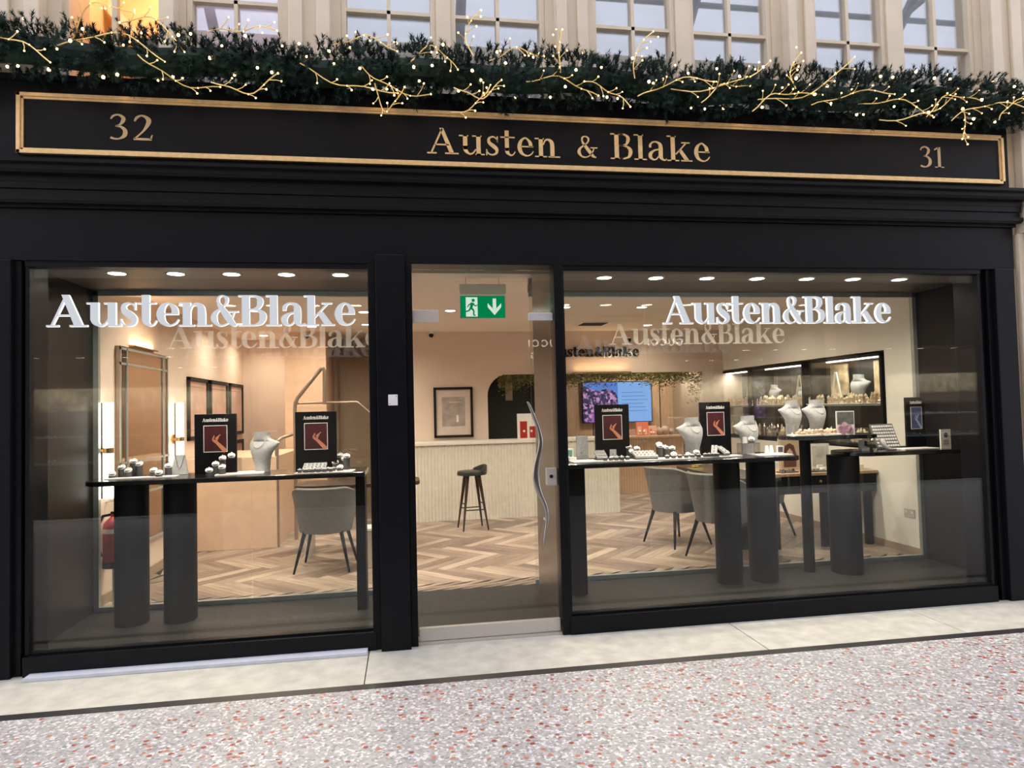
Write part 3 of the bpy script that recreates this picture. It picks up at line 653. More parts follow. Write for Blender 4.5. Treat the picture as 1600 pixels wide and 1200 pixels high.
# ring stands
rs = None
def ring_stand(lab, x, y, z, h, group='grey drum ring stands'):
    global rs
    if rs is None:
        t = thing('ring_stand', lab, 'ring stand', (x, y, z), R(0), group)
        M_ = Matrix.Rotation(R(36), 4, 'X')
        MB().lathe([(.024, 0), (.024, 1.0)], 20).build('drum', GREYP, t, smooth=True)
        pd = MB().lathe([(.0265, -.004), (.0275, .002), (.026, .006)], 20, M_).build('pad', WHITE, t, smooth=True)
        m = MB(); m.tube([(.011 * math.cos(a), 0, .012 + .011 * math.sin(a)) for a in [2 * math.pi * k / 14 for k in range(14)]], .0016, 5, closed=True); m.sphere((0, 0, .025), .0045, 6, 4)
        m.build('ring', SILVER, t, smooth=True)
        t['h'] = 1; rs = t; c = t
    else:
        c = copy_tree(rs); c['label'] = lab; c['group'] = group; c.location = (x, y, z)
    for ch in kids(c):
        if ch.name.startswith('drum'): ch.scale = (1, 1, h)
        else: ch.location.z = h
    c.rotation_euler.z = R(random.uniform(-25, 25)); return c
def cluster(pts, where, zz=TZ):
    for (x, y, h) in pts: ring_stand('grey ring stand %s' % where, x, y, zz, h, 'ring stands ' + where)
cluster([(-2.17, 1.03, .035), (-2.13, 1.10, .075), (-2.065, 1.05, .055), (-2.07, 1.16, .115), (-2.01, 1.11, .095)], 'in the cluster at the left end of the left table')
cluster([(-1.885, 1.04, .05), (-1.83, .99, .035), (-1.80, 1.10, .075)], 'beside the grey slanted neck form on the left table')
cluster([(-1.47, .96, .04), (-1.445, 1.04, .08), (-1.385, .99, .06), (-1.41, 1.10, .12)], 'in front of the left bust')
cluster([(-.515, .93, .03), (-.56, 1.02, .065), (-.49, 1.05, .085), (-.47, .99, .11), (-.53, 1.09, .11)], 'right of the ring tray on the left table')
cluster([(1.84, 1.10, .10), (1.84, 1.02, .065), (1.90, 1.06, .085)], 'against the door end poster of the right table')
cluster([(2.13, 1.15, .11), (2.11, 1.08, .10), (2.17, 1.10, .085), (2.235, 1.12, .075), (2.21, 1.03, .03)], 'in the row left of the first right table bust')
cluster([(2.41, 1.02, .04), (2.35, 1.05, .02)], 'in front of the first right table bust')
# small sprung box pieces: trays
def ring_tray(lab, x, y, z, w=.14, dp=.1, rz=0, tilt=18, rows=3, cols=6, m_=VELVET):
    t = thing('ring_tray', lab, 'ring tray', (x, y, z), R(rz))
    M_ = Matrix.Translation((0, 0, .02 + .5 * dp * math.sin(R(tilt)))) @ Matrix.Rotation(R(tilt), 4, 'X')
    MB().box(-w / 2, w / 2, -dp / 2, dp / 2, -.012, .006, M_).build('cushion', m_, t, bevel=.003)
    MB().box(-w / 2, w / 2, -dp * .42, dp * .45, 0, .012).build('base', GREYP, t)
    m = MB()
    for i in range(cols):
        for j in range(rows):
            p = M_ @ Vector((-w / 2 + w * (i + .5) / cols, -dp / 2 + dp * (j + .5) / rows, .012)); m.sphere(p, .006, 6, 4)
    m.build('rings', SILVER, t, smooth=True); return t
ring_tray('slanted white ring tray in front of the right poster on the left table', -.70, .92, TZ + .006, .17, .12)
ring_tray('slanted grey ring tray on the white board of the right table', 1.93, .96, TZ + .006, .19, .13)
ring_tray('small stepped white ring tray left of the door end poster', 1.575, 1.03, TZ + .006, .09, .12, tilt=25)
ring_tray('folded white earring card leaning left, between the right table busts', 2.57, 1.02, TZ + .006, .05, .11, rz=-30, tilt=35, cols=1)
ring_tray('folded white earring card leaning right, between the right table busts', 2.64, 1.0, TZ + .006, .06, .11, rz=25, tilt=30, cols=2)
# white display boards under the pieces
def board(lab, x, y, w, dp, rz=0, z=TZ):
    t = thing('display_board', lab, 'display board', (x, y, z), R(rz)); box(-w / 2, w / 2, -dp / 2, dp / 2, 0, .006).build('board', WHITE, t); return t
board('white board under the two ring stand clusters at the left end', -1.95, 1.0, .48, .11, 4)
board('white board under the left bust', -1.27, 1.07, .34, .26, 8)
board('white board under the ring tray on the left table', -.62, .91, .42, .20, -4)
board('white board at the door end of the right table', 1.52, .99, .44, .24, 2)
board('white board in the middle of the right table', 2.02, .94, .62, .20, 2)
board('white board between the busts of the right table', 2.58, 1.0, .40, .14, 2)
board('white board at the right end of the right table', 3.05, .97, .30, .22, 0)
board('pale board on the far right black table', 4.5, 1.05, .36, .16, 3)
# little blocks in a row
blk = None
def block(lab, x, y, z=TZ + .006, group=None):
    global blk
    if blk is None:
        t = thing('ring_block', lab, 'ring block', (x, y, z), 0, group)
        box(-.014, .014, -.014, .014, 0, .022).build('block', GREYP, t, bevel=.002); box(-.014, .014, -.014, .014, .022, .027).build('pad', WHITE, t); 
        m = MB(); m.sphere((0, 0, .031), .005, 6, 4); m.build('stone', SILVER, t); blk = t; return t
    c = copy_tree(blk); c['label'] = lab; c.location = (x, y, z)
    if group: c['group'] = group
    return c
for k in range(6): block('small ring block in the front row of the left table board', -.80 + k * .045, .845, group='ring blocks on the left table')
for k in range(3): block('small ring block right of the ring tray on the left table', -.60 + k * .04, .905, group='ring blocks behind the front row on the left table')
for k in range(5): block('small ring block in the front row near the door end poster', 1.58 + k * .047, .92, group='ring blocks at the door end')
for k in range(3): block('small ring block behind the front row near the door end poster', 1.66 + k * .04, .98, group='ring blocks behind the door end row')
for k in range(6): block('small ring block along the front of the middle white board', 2.10 + k * .055, .90, group='ring blocks on the middle board')
for k in range(4): block('small ring block in front of the first right table bust', 2.45 + k * .035, .94, group='ring blocks by the first bust')
# slanted grey neck form, small stand-up pieces
t = thing('necklace_easel', 'slanted grey necklace panel standing behind the left ring stands', 'necklace panel', (-1.74, 1.17, TZ), R(10))
MB().loft([[(-.065, -.03, 0), (.055, -.03, 0), (.055, .05, 0), (-.065, .05, 0)], [(-.035, .02, .15), (.035, .02, .15), (.035, .035, .15), (-.035, .035, .15)]]).build('panel', VELVET, t, bevel=.003)
MB().tube([(-.03, .008, .148), (-.012, -.018, .06), (.0, -.022, .045), (.012, -.014, .07), (.03, .008, .148)], .0018, 6).build('chain', SILVER, t)
t = thing('necklace_easel', 'tall grey earring panel beside the mint box at the door end', 'necklace panel', (1.45, 1.15, TZ), R(0))
box(-.05, .05, -.01, .01, 0, .20).build('panel', VELVET, t, bevel=.003)
m = MB(); m.sphere((-.01, -.014, .06), .007); m.sphere((-.01, -.014, .10), .004); m.tube([(.0, -.012, .16), (-.01, -.013, .10)], .0015); m.build('pendant', SILVER, t)
MINT = mat('pale_mint_box', (.62, .78, .74), .4)
t = thing('ring_box', 'open pale mint ring box at the door end of the right table', 'ring box', (1.32, 1.02, TZ + .006), R(10))
box(-.035, .035, -.035, .03, 0, .03).build('base', WHITE, t, bevel=.003); box(-.036, .036, .03, .045, .02, .10).build('lid', MINT, t, bevel=.004)
box(-.025, .025, .027, .03, .04, .085).build('lining', mat('teal_lining', (.16, .30, .30), .5), t); m = MB(); m.sphere((0, 0, .038), .008); m.build('ring', SILVER, t)
board('dark tray under the mint ring box', 1.33, 1.01, .001, .001)
bpy.data.objects.remove([o for o in kids([o for o in C.objects if o.get('label') == 'dark tray under the mint ring box'][0])][0]); bpy.data.objects.remove([o for o in C.objects if o.get('label') == 'dark tray under the mint ring box'][0])
t = thing('pendant_card', 'small grey pendant card behind the ring blocks at the door end', 'pendant card', (1.69, 1.06, TZ))
box(-.028, .028, -.006, .006, 0, .085).build('card', VELVET, t); m = MB(); m.sphere((0, -.01, .045), .008); m.build('pendant', SILVER, t)
# clear risers
CLEAR = glass_mat('clear_acrylic', (.88, .86, .86), .08)
def riser(lab, x, y, w, dp, h):
    t = thing('acrylic_riser', lab, 'riser', (x, y, TZ + .006))
    box(-w / 2, w / 2, -dp / 2, dp / 2, h - .005, h).build('top', CLEAR, t); 
    m = MB(); m.box(-w / 2, -w / 2 + .004, -dp / 2, dp / 2, 0, h - .005); m.box(w / 2 - .004, w / 2, -dp / 2, dp / 2, 0, h - .005); m.build('side', CLEAR, t)
riser('clear acrylic riser left of the left bust', -1.33, 1.03, .13, .09, .115)
ring_stand('ring stand with white pad on top of the clear riser by the left bust', -1.33, 1.04, TZ + .121, .02, 'ring stands on the risers')
riser('clear acrylic riser in front of the second right table bust', 2.87, 1.0, .16, .10, .10)
ring_stand('ring stand with white pad on top of the clear riser of the right table', 2.90, 1.0, TZ + .106, .03, 'ring stands on the risers')
tag(MB().box(-.015, .015, -.012, .012, 0, .05).build('earring_holder', WHITE, None, loc=(2.84, 1.0, TZ + .106)), 'tiny white earring holder on the clear riser of the right table', 'earring holder')
for x, l in ((3.05, 'left of the two small white earring holders at the end of the right table'), (3.09, 'right of the two small white earring holders at the end of the right table')):
    tag(MB().loft([[(-.018, -.012, 0), (.018, -.012, 0), (.018, .012, 0), (-.018, .012, 0)], [(-.012, .0, .07), (.012, .0, .07), (.012, .008, .07), (-.012, .008, .07)]]).build('earring_holder', WHITE, None, loc=(x, 1.02, TZ + .006)), l, 'earring holder')
t = thing('photo_block', 'small square clear block with a picture at the end of the right table', 'photo block', (3.17, 1.02, TZ + .006)); box(-.03, .03, -.01, .01, 0, .065).build('block', WHITE, t); box(-.022, .022, -.012, -.01, .01, .055).build('picture', GREYP, t)
# far right table
t = thing('ring_board', 'tilted grey board with rows of rings on the far right table', 'ring board', (4.31, 1.17, TZ), R(8))
M_ = Matrix.Translation((0, -.02, .0)) @ Matrix.Rotation(R(-22), 4, 'X')
MB().box(-.13, .13, -.012, 0, .0, .235, M_).build('panel', GREYC, t, bevel=.002)
m = MB()
for i in range(9):
    for j in range(7):
        m.add(*(lambda q: ([tuple(M_ @ Vector(v)) for v in q.v], q.f))(MB().box(-.118 + i * .027, -.118 + i * .027 + .017, -.018, -.012, .015 + j * .031, .015 + j * .031 + .019)))
m.build('ring_pads', WHITE, t)
t = thing('watch_stand', 'white curved watch stand on the far right table', 'watch stand', (4.13, .98, TZ), R(20))
MB().tube([(-.02, 0, .10), (-.022, -.01, .07), (-.01, -.02, .035), (.02, -.03, .014), (.07, -.035, .009), (.13, -.035, .008)], [.022, .023, .018, .014, .01, .006], 12).build('stand', WHITE, t, smooth=True)
t = thing('ring_box', 'open white ring box at the left end of the far right table', 'ring box', (3.97, 1.02, TZ), R(-10))
box(-.035, .035, -.03, .03, 0, .03).build('base', WHITE, t, bevel=.003); box(-.036, .03, .01, .03, .03, .095).build('lid', WHITE, t, bevel=.006); box(.01, .032, .008, .011, .04, .085).build('lining', GREYP, t)
t = thing('framed_card', 'white certificate card on the far right table beside the black poster', 'card', (4.45 + .31, .98, TZ), R(6))
t.location = (4.70, .93, TZ)
box(-.055, .055, -.006, .006, 0, .17).build('card', mat('cream_card', (.72, .70, .62), .5), t); MB().lathe([(.022, 0), (.022, .001)], 20).build('emblem', GREYP, t, loc=(0, -.0065, .12), rot=(R(90), 0, 0))
m = MB()
for k in range(3): m.box(-.03, .03, -.0072, -.006, .04 + k * .016, .044 + k * .016)
m.build('text_lines', GREYP, t)
# raised table: pink sign and trays
t = thing('small_poster', 'small white framed sign with a pink flower print on the raised round table', 'sign', (3.77, .98, 1.20), R(3))
box(-.09, .09, -.004, .004, 0, .205).build('frame', WHITE, t); box(-.082, .082, -.006, -.004, .09, .197).build('picture', mat('grey_print', (.12, .12, .12), .5, var=.5, scale=20), t)
m = MB(); 
for (x, z, r) in ((-.05, .05, .03), (-.01, .075, .035), (.03, .05, .035), (.055, .035, .025), (-.03, .03, .03)): m.lathe([(r, -.0065), (r, -.0055)], 14, Matrix.Translation((x, 0, z)) @ Matrix.Rotation(R(90), 4, 'X') @ Matrix.Translation((0, 0, .0)))
m.v = [(x, -.0075 + (y % .001), z) for x, y, z in m.v]
m.build('pink_flowers', mat('pink_print', (.85, .50, .66), .5, var=.2, scale=60), t)
def jewel_tray(lab, loc, w, dp, n, rz=0, mt=GEMGOLD, base=WHITE, group=None, big=.011, tall=0):
    t = thing('jewellery_tray', lab, 'jewellery tray', loc, R(rz), group)
    box(-w / 2, w / 2, -dp / 2, dp / 2, 0, .012).build('tray', base, t, bevel=.002)
    m = MB()
    for k in range(n):
        x, y = random.uniform(-w / 2 + .01, w / 2 - .01), random.uniform(-dp / 2 + .01, dp / 2 - .01); r = random.uniform(.5, 1) * big
        if tall and random.random() < .6:
            hh = random.uniform(.4, 1) * tall; m.lathe([(.016, .012), (.012, .012 + hh * .3), (.018, .012 + hh * .75), (.006, .012 + hh)], 7, Matrix.Translation((x, y, 0)))
        elif random.random() < .5: m.sphere((x, y, .014 + r), r, 6, 4)
        else: m.box(x - r, x + r, y - r * .6, y + r * .6, .012, .012 + r * random.uniform(1.5, 3.2))
    m.build('jewellery', mt, t); return t
jewel_tray('pale gold jewellery tray in front of the left bust on the raised table', (3.38, 1.0, 1.20), .24, .12, 34, 4, tall=.05)
jewel_tray('pale gold jewellery tray in front of the right bust on the raised table', (3.60, .99, 1.20), .2, .12, 34, 2, tall=.05)
tag(MB().box(-.02, .02, -.006, .006, 0, .014).build('price_card', WHITE, None, loc=(3.55, .915, 1.20)), 'tiny white price card at the front edge of the raised table', 'card')

# ================================================================== left wall dressing
t = thing('wall_mirror', 'tall bronze mirror in a silver frame on the left wall', 'mirror', (XL, 2.32, .35))
w, h = .58, 1.76
box(0, .035, -w, w, 0, h).build('mirror_glass', MIRROR, t)
m = MB()
for y in (-w, w - .03, -w + .13, w - .16): m.box(.035, .045, y, y + .02, 0, h)
for z in (0, h - .03, h - .16, .75, .45): m.box(.035, .045, -w, w, z, z + .02)
m.build('frame_strip', ALU, t)
def sconce(lab, y, z):
    t = thing('wall_sconce', lab, 'wall light', (XL, y, z), 0, 'tube lights on the left wall')
    MB().lathe([(.05, 0), (.05, .012)], 24).build('back_plate', BRASS, t, rot=(0, R(90), 0), smooth=True)
    MB().tube([(.01, 0, 0), (.07, 0, 0)], .010, 10).build('arm', BRASS, t, smooth=True)
    MB().lathe([(.033, -.38), (.035, -.37), (.035, .37), (.033, .38)], 18, Matrix.Translation((.075, 0, 0))).build('light_tube', TUBE, t, smooth=True)
    MB().lathe([(.038, -.022), (.038, .022)], 18, Matrix.Translation((.075, 0, 0))).build('collar', BRASS, t, smooth=True)
    MB().box(.02, .028, -.003, .003, -.38, .38).build('spine', BLACKM, t)
sconce('white tube wall light with brass mount nearest the window, left of the mirror', 1.43, 1.24)
sconce('white tube wall light between the mirror and the framed pictures', 3.14, 1.26)
PRINTB = mat('blush_print', (.55, .36, .30), .5, var=.25, scale=3)
for k, (y0, y1, z0, z1, lab) in enumerate([(3.60, 4.35, 1.22, 1.94, 'black framed blush picture on the left wall, nearest the tube light'), (4.45, 5.25, 1.22, 1.94, 'black framed blush picture on the left wall, middle of the upper three'), (5.38, 6.12, 1.22, 1.94, 'black framed blush picture on the left wall, farthest of the upper three'), (5.38, 6.12, .55, 1.14, 'black framed picture in the lower row, farthest')]):
    t = thing('picture_frame', lab, 'picture', (XL, (y0 + y1) / 2, z0)); a = (y1 - y0) / 2; hh = z1 - z0
    m = MB(); f = .045; m.box(0, .03, -a, a, 0, f); m.box(0, .03, -a, a, hh - f, hh); m.box(0, .03, -a, -a + f, 0, hh); m.box(0, .03, a - f, a, 0, hh); m.build('frame', BLACKM, t)
    box(.0, .012, -a + f, a - f, f, hh - f).build('picture', PRINTB, t)
    m = MB(); e = .11; m.box(.012, .015, -a + e, a - e, e, e + .01); m.box(.012, .015, -a + e, a - e, hh - e, hh - e + .01); m.build('inner_line', TAUPE, t)
# stair enclosure and rails
tag(MB().box(XL + .01, -1.47, 3.55, 5.15, 0, 1.02).build('stair_enclosure', PEACH, bevel=.004), 'low peach panelled stair enclosure beside the left wall', 'stair')
RAILM = mat('taupe_rail', (.33, .25, .19), .35, metal=.5)
t = thing('newel_post', 'slim grey post at the corner of the peach stair enclosure', 'post', (-1.47, 3.6, 0)); box(-.02, .02, -.02, .02, 0, 1.16).build('post', RAILM, t, bevel=.004)
MB().tube([(0, 0, 1.14), (0, .0, 1.18), (.04, .05, 1.22), (.16, .1, 1.26)], .018, 10).build('handrail', RAILM, t, smooth=True)
t = thing('stair_railing', 'bronze handrail rising to a peak with a glass panel, behind the left poster', 'railing', (0, 4.0, 0))
MB().tube([(-1.33, 0, .0), (-1.33, 0, 1.55), (-1.325, 0, 1.62), (-1.30, 0, 1.68), (-1.02, 0, 2.03), (-.995, 0, 2.04), (-.98, 0, 2.0), (-.985, 0, 1.6)], .022, 10).build('handrail', RAILM, t, smooth=True)
MB().tube([(-1.32, .02, 1.62), (-.60, .02, 1.62), (-.40, .02, 1.44)], .014, 8).build('top_rail', RAILM, t, smooth=True)
box(-1.30, -.42, .015, .025, .3, 1.58).build('glass_panel', GLASSI, t)
# exterior fire extinguisher beside the left window
t = thing('fire_extinguisher', 'red fire extinguisher on a stand at the left wall by the window bay', 'fire extinguisher', (-2.335, 1.47, 0))
MB().lathe([(.02, .32), (.07, .325), (.078, .35), (.078, .62), (.07, .66), (.045, .69), (.022, .71), (.022, .73)], 24).build('cylinder', RED, t, smooth=True)
MB().lathe([(.0785, .585), (.0785, .62)], 24, cap=False).build('label_band', WHITE, t, smooth=True)
MB().lathe([(.080, .31), (.080, .36)], 24).build('base_ring', BLACKM, t, smooth=True)
MB().tube([(-.0, 0, .73), (-.07, -.02, .72), (-.115, -.03, .62), (-.11, -.03, .50), (-.085, -.02, .40)], .012, 8).build('hose', BLACKM, t, smooth=True)
MB().box(-.02, .10, -.012, .012, .73, .75).build('lever', BLACKM, t)
m = MB(); m.tube([(0, 0, .0), (0, 0, .31)], .012, 8); m.box(-.12, .12, -.10, .10, 0, .012); m.tube([(-.10, .09, .30), (-.14, .09, .5), (-.14, .09, .80), (-.02, .09, .84), (.09, .09, .84)], .010, 8); m.tube([(0, .0, .3), (-.1, .09, .30)], .01, 6); m.build('stand', STEEL, t, smooth=True)

# ================================================================== front counter, stool, picture, exit sign
def fluted_counter(name, lab, loc, L_, dp, h, mf, mtop, pitch=.045, over=.02, plinth=0):
    t = thing(name, lab, 'counter', loc)
    m = MB(); m.box(0, L_, .012, dp, plinth, h - .04)
    n = int(L_ / pitch)
    for k in range(n):
        x = (k + .5) * L_ / n; r = pitch * .42
        P = [(x + r * math.cos(R(a)), .012 + r * .55 * math.sin(R(a))) for a in range(180, 361, 36)]
        m.loft([[(a, b, plinth) for a, b in P], [(a, b, h - .04) for a, b in P]])
    m.build('fluted_front', mf, t)
    box(-over, L_ + over, -over - .01, dp, h - .04, h).build('worktop', mtop, t, bevel=.004)
    return t
CWHITE = mat('fluted_cream_front', (.72, .68, .62), .6)
fluted_counter('service_counter', 'cream fluted service counter along the back wall behind the stool', (-.32, 4.80, 0), 3.26, .48, 1.06, CWHITE, WALLW)
fluted_counter('fluted_cabinet', 'warm wood fluted cabinet under the screen in the recess', (2.98, 6.70, 0), 1.75, .48, .965, mat('fluted_wood', (.62, .43, .29), .55), WOODPAN)
t = thing('bar_stool', 'dark bar stool with low back and four tapered legs in front of the counter', 'stool', (.79, 4.10, 0), R(8))
MB().lathe([(.15, .67), (.185, .675), (.19, .70), (.18, .725), (.14, .73)], 28, sy=.9).build('seat', LEATHER, t, smooth=True)
m = MB(); P = []
rings = []
for k in range(13):
    a = R(-60 + k * 11); r0 = .165; r1 = .192
    hgt = .745 + .055 * math.sin(math.pi * k / 12)
    rings.append([(r0 * math.cos(a), r0 * math.sin(a), .71), (r1 * math.cos(a), r1 * math.sin(a), .70), (r1 * math.cos(a), r1 * math.sin(a), hgt), (r0 * math.cos(a), r0 * math.sin(a), hgt)])
m.loft(rings); m.build('backrest', LEATHER, t, bevel=.01)
for a in (45, 135, 225, 315):
    c, s_ = math.cos(R(a)), math.sin(R(a)); MB().tube([(.10 * c, .10 * s_, .68), (.225 * c, .225 * s_, 0)], [.024, .010], 10).build('leg', DARKWOOD, t, smooth=True)
m = MB()
for z in (.25, .32):
    rr_ = .10 + .125 * (1 - z / .68)
    Q = [(rr_ * math.cos(R(a)), rr_ * math.sin(R(a)), z) for a in (45, 135, 225, 315)]
    for i in ((0, 1), (2, 3)) if z == .25 else ((1, 2), (3, 0)): m.tube([Q[i[0]], Q[i[1]]], .007, 8)
m.build('footrest', BLACKM, t, smooth=True)
t = thing('picture_frame', 'black framed certificate with grey mount hanging above the counter', 'picture', (.655, 5.29, 1.10))
a, hh, f = .28, .72, .035
m = MB(); m.box(-a, a, -.03, 0, 0, f); m.box(-a, a, -.03, 0, hh - f, hh); m.box(-a, -a + f, -.03, 0, 0, hh); m.box(a - f, a, -.03, 0, 0, hh); m.build('frame', BLACKM, t)
box(-a + f, a - f, -.012, 0, f, hh - f).build('mount', mat('blush_mount', (.62, .52, .46), .6), t); box(-.165, .165, -.015, -.012, .16, .58).build('print', mat('grey_document', (.36, .31, .28), .6, var=.25, scale=9), t)
m = MB(); m.box(-.06, .11, -.017, -.015, .50, .506); m.box(.04, .07, -.017, -.015, .22, .32); m.build('print_lines', WHITE, t)
EXG = emis('exit_green', (.0, .30, .10), .8); EXW = emis('exit_white', (.8, .92, .82), .95)
t = thing('exit_sign', 'hanging green emergency exit sign with running man and down arrow', 'exit sign', (.653, 1.30, 2.275))
box(-.19, .19, -.004, .004, 0, .185).build('panel', EXG, t); box(-.195, .195, -.003, .003, -.005, .19).build('edge', WHITE, t)
box(-.20, .20, -.03, .03, .195, .285).build('housing', mat('cream_plastic', (.85, .85, .68), .4), t, bevel=.006)
box(-.145, -.045, -.006, -.004, .01, .175).build('door_symbol', EXW, t)
m = MB()
m.lathe([(.014, 0), (.014, .002)], 14, Matrix.Translation((-.082, -.008, .148)) @ Matrix.Rotation(R(90), 4, 'X'))
def limb(x0, z0, x1, z1, w0, w1):
    dx, dz = x1 - x0, z1 - z0; l = math.hypot(dx, dz); nx, nz = -dz / l, dx / l
    m.poly([(x0 - nx * w0, z0 - nz * w0), (x1 - nx * w1, z1 - nz * w1), (x1 + nx * w1, z1 + nz * w1), (x0 + nx * w0, z0 + nz * w0)], -.008, -.006)
for q in ((-.088, .128, -.102, .082, .014, .011), (-.088, .125, -.118, .112, .006, .005), (-.118, .112, -.132, .090, .005, .004), (-.085, .125, -.066, .100, .006, .005), (-.066, .100, -.046, .108, .005, .004),
          (-.10, .085, -.078, .060, .009, .007), (-.078, .060, -.080, .022, .007, .006), (-.102, .085, -.122, .058, .009, .006), (-.122, .058, -.152, .052, .006, .005), (-.08, .022, -.062, .020, .006, .004)): limb(*q)
m.build('running_man', EXG, t)
MB().poly([(.085, .165), (.085, .085), (.045, .120), (.045, .085), (.10, .022), (.155, .085), (.155, .120), (.115, .085), (.115, .165)], -.007, -.004)
m = MB(); m.poly([(.085, .165), (.085, .08), (.115, .08), (.115, .165)], -.007, -.004); m.poly([(.042, .125), (.042, .09), (.10, .022), (.10, .062)], -.007, -.004); m.poly([(.10, .062), (.10, .022), (.158, .09), (.158, .125)], -.007, -.004); m.poly([(.085, .085), (.1, .06), (.115, .085)], -.007, -.004)
m.build('arrow', EXW, t)
for x in (-.14, .14): MB().tube([(x, 0, .285), (x * 1.02, 0, .345)], .003, 6).build('hanging_wire', STEEL, t)

# black lettering on the back wall and greenery
t = thing('wall_lettering', 'black Austen&Blake letters on the back wall above the greenery', 'sign', (0, 5.27, 0))
letters('Austen&Blake', 2.03, 3.46, 2.235, .145, 0, .028, BLACKM, t)
m = MB(); random.seed(21)
for k in range(5200):
    x = random.uniform(1.32, 4.44); hang = .10 + .10 * (math.sin(x * 5.3) * .5 + .5) + (.28 if x > 4.25 else 0)
    z = 1.985 - abs(random.gauss(0, .5)) * hang; y = 5.36 + random.gauss(0, .05); s_ = random.uniform(.012, .026)
    a = random.uniform(0, 6.28); b = random.uniform(-1, 1)
    u = Vector((math.cos(a), math.sin(a) * .6, b * .7)).normalized() * s_; v = u.orthogonal().normalized() * s_ * .5; p = Vector((x, y, z))
    m.add([p - u, p + v, p + u, p - v], [(0, 1, 2, 3)])
tag(m.build('hanging_foliage', LEAFG, fix=False), 'golden green foliage hanging along the top of the round cornered opening', 'foliage', kind='stuff')
# screen in recess
def screen_mat():
    m = bpy.data.materials.new('screen_picture'); m.use_nodes = True; t = m.node_tree; N = t.nodes; L = t.links; N.remove(N['Principled BSDF'])
    e = N.new('ShaderNodeEmission'); e.inputs[1].default_value = 1.15
    v = N.new('ShaderNodeTexVoronoi'); v.inputs['Scale'].default_value = 26; tc = N.new('ShaderNodeTexCoord'); L.new(tc.outputs['Object'], v.inputs['Vector'])
    s_ = N.new('ShaderNodeSeparateColor'); L.new(v.outputs['Color'], s_.inputs[0]); r = N.new('ShaderNodeValToRGB')
    r.color_ramp.elements[0].color = (.02, .015, .06, 1); r.color_ramp.elements[1].color = (.75, .35, .65, 1); x = r.color_ramp.elements.new(.55); x.color = (.07, .06, .15, 1)
    L.new(s_.outputs[0], r.inputs[0]); L.new(r.outputs[0], e.inputs[0]); L.new(e.outputs[0], N['Material Output'].inputs[0]); return m
t = thing('television', 'flat television showing blue sky and a rocky purple landscape in the recess', 'television', (3.69, 7.13, 1.20))
box(-.64, .64, 0, .05, 0, .73).build('casing', BLACKM, t, bevel=.004)
sc = box(-.625, .625, -.003, 0, .012, .715).build('display', emis('screen_blue', (.13, .28, .85), 1.0), t)
m = MB(); m.poly([(-.625, .012), (-.30, .012), (.005, .25), (.005, .45), (-.05, .56), (-.20, .60), (-.36, .57), (-.48, .60), (-.625, .67)], -.005, -.003); m.build('rock_picture', screen_mat(), sc)
m = MB(); m.poly([(-.50, .012), (-.30, .012), (-.36, .30), (-.40, .32)], -.006, -.005); m.build('purple_road', emis('screen_purple', (.42, .16, .62), 1.0), sc)
m = MB(); m.box(.01, .625, -.004, -.003, .012, .715); m.build('text_page', emis('screen_pale_blue', (.28, .50, 1.0), 1.05), sc)
m = MB()
for k in range(6): m.box(.08, .56 - .04 * (k % 3), -.006, -.004, .20 + k * .065, .207 + k * .065)
m.build('text_lines', emis('screen_text', (.10, .18, .6), .7), sc)
# gift cards and parcels on the counters
def gift(lab, loc, w, h, dp=.03, colr=RED, frame=WHITE):
    t = thing('gift_display', lab, 'gift display', loc); box(-w / 2, w / 2, 0, dp, 0, h).build('card', frame, t, bevel=.002)
    m = MB(); m.box(-w * .38, -w * .05, -.004, 0, .02, h * .7); m.box(.02, w * .38, -.004, 0, .02, h * .5); m.build('red_figures', colr, t)
    m = MB()
    for q in (-.2, .15): m.sphere((w * q, -.008, h * .32), .018, 8, 6)
    m.build('white_balls', WHITE, t); return t
gift('white framed card with red festive figures on the counter beside the door handle', (1.66, 4.86, 1.06), .30, .36)
CORAL = mat('coral_box', (.75, .20, .12), .5); BLUSHB = mat('blush_box', (.80, .50, .40), .5)
gift('coral red gift card on the fluted wood cabinet under the screen', (4.02, 6.82, .965), .22, .24, colr=BLUSHB, frame=CORAL)
gift('blush coloured gift card right of the coral one', (4.20, 6.80, .965), .14, .17, colr=CORAL, frame=BLUSHB)
t = thing('blush_banner', 'narrow blush hanging panel inside the dark opening behind the counter', 'banner', (1.56, 5.9, 1.62)); box(-.055, .055, 0, .01, 0, .36).build('panel', mat('blush_banner_mat', (.55, .38, .32), .6), t)
for k, (x, s_) in enumerate([(4.36, .07), (4.47, .08), (4.58, .06)]):
    tag(MB().sphere((0, 0, s_), s_, 12, 8).build('round_gift', mat('taupe_ball_%d' % k, (.42, .30, .24), .5, var=.3), smooth=True, loc=(x, 6.9, .965)), 'round brown parcel on the fluted cabinet, %s of three' % ['leftmost', 'middle', 'rightmost'][k], 'parcel')

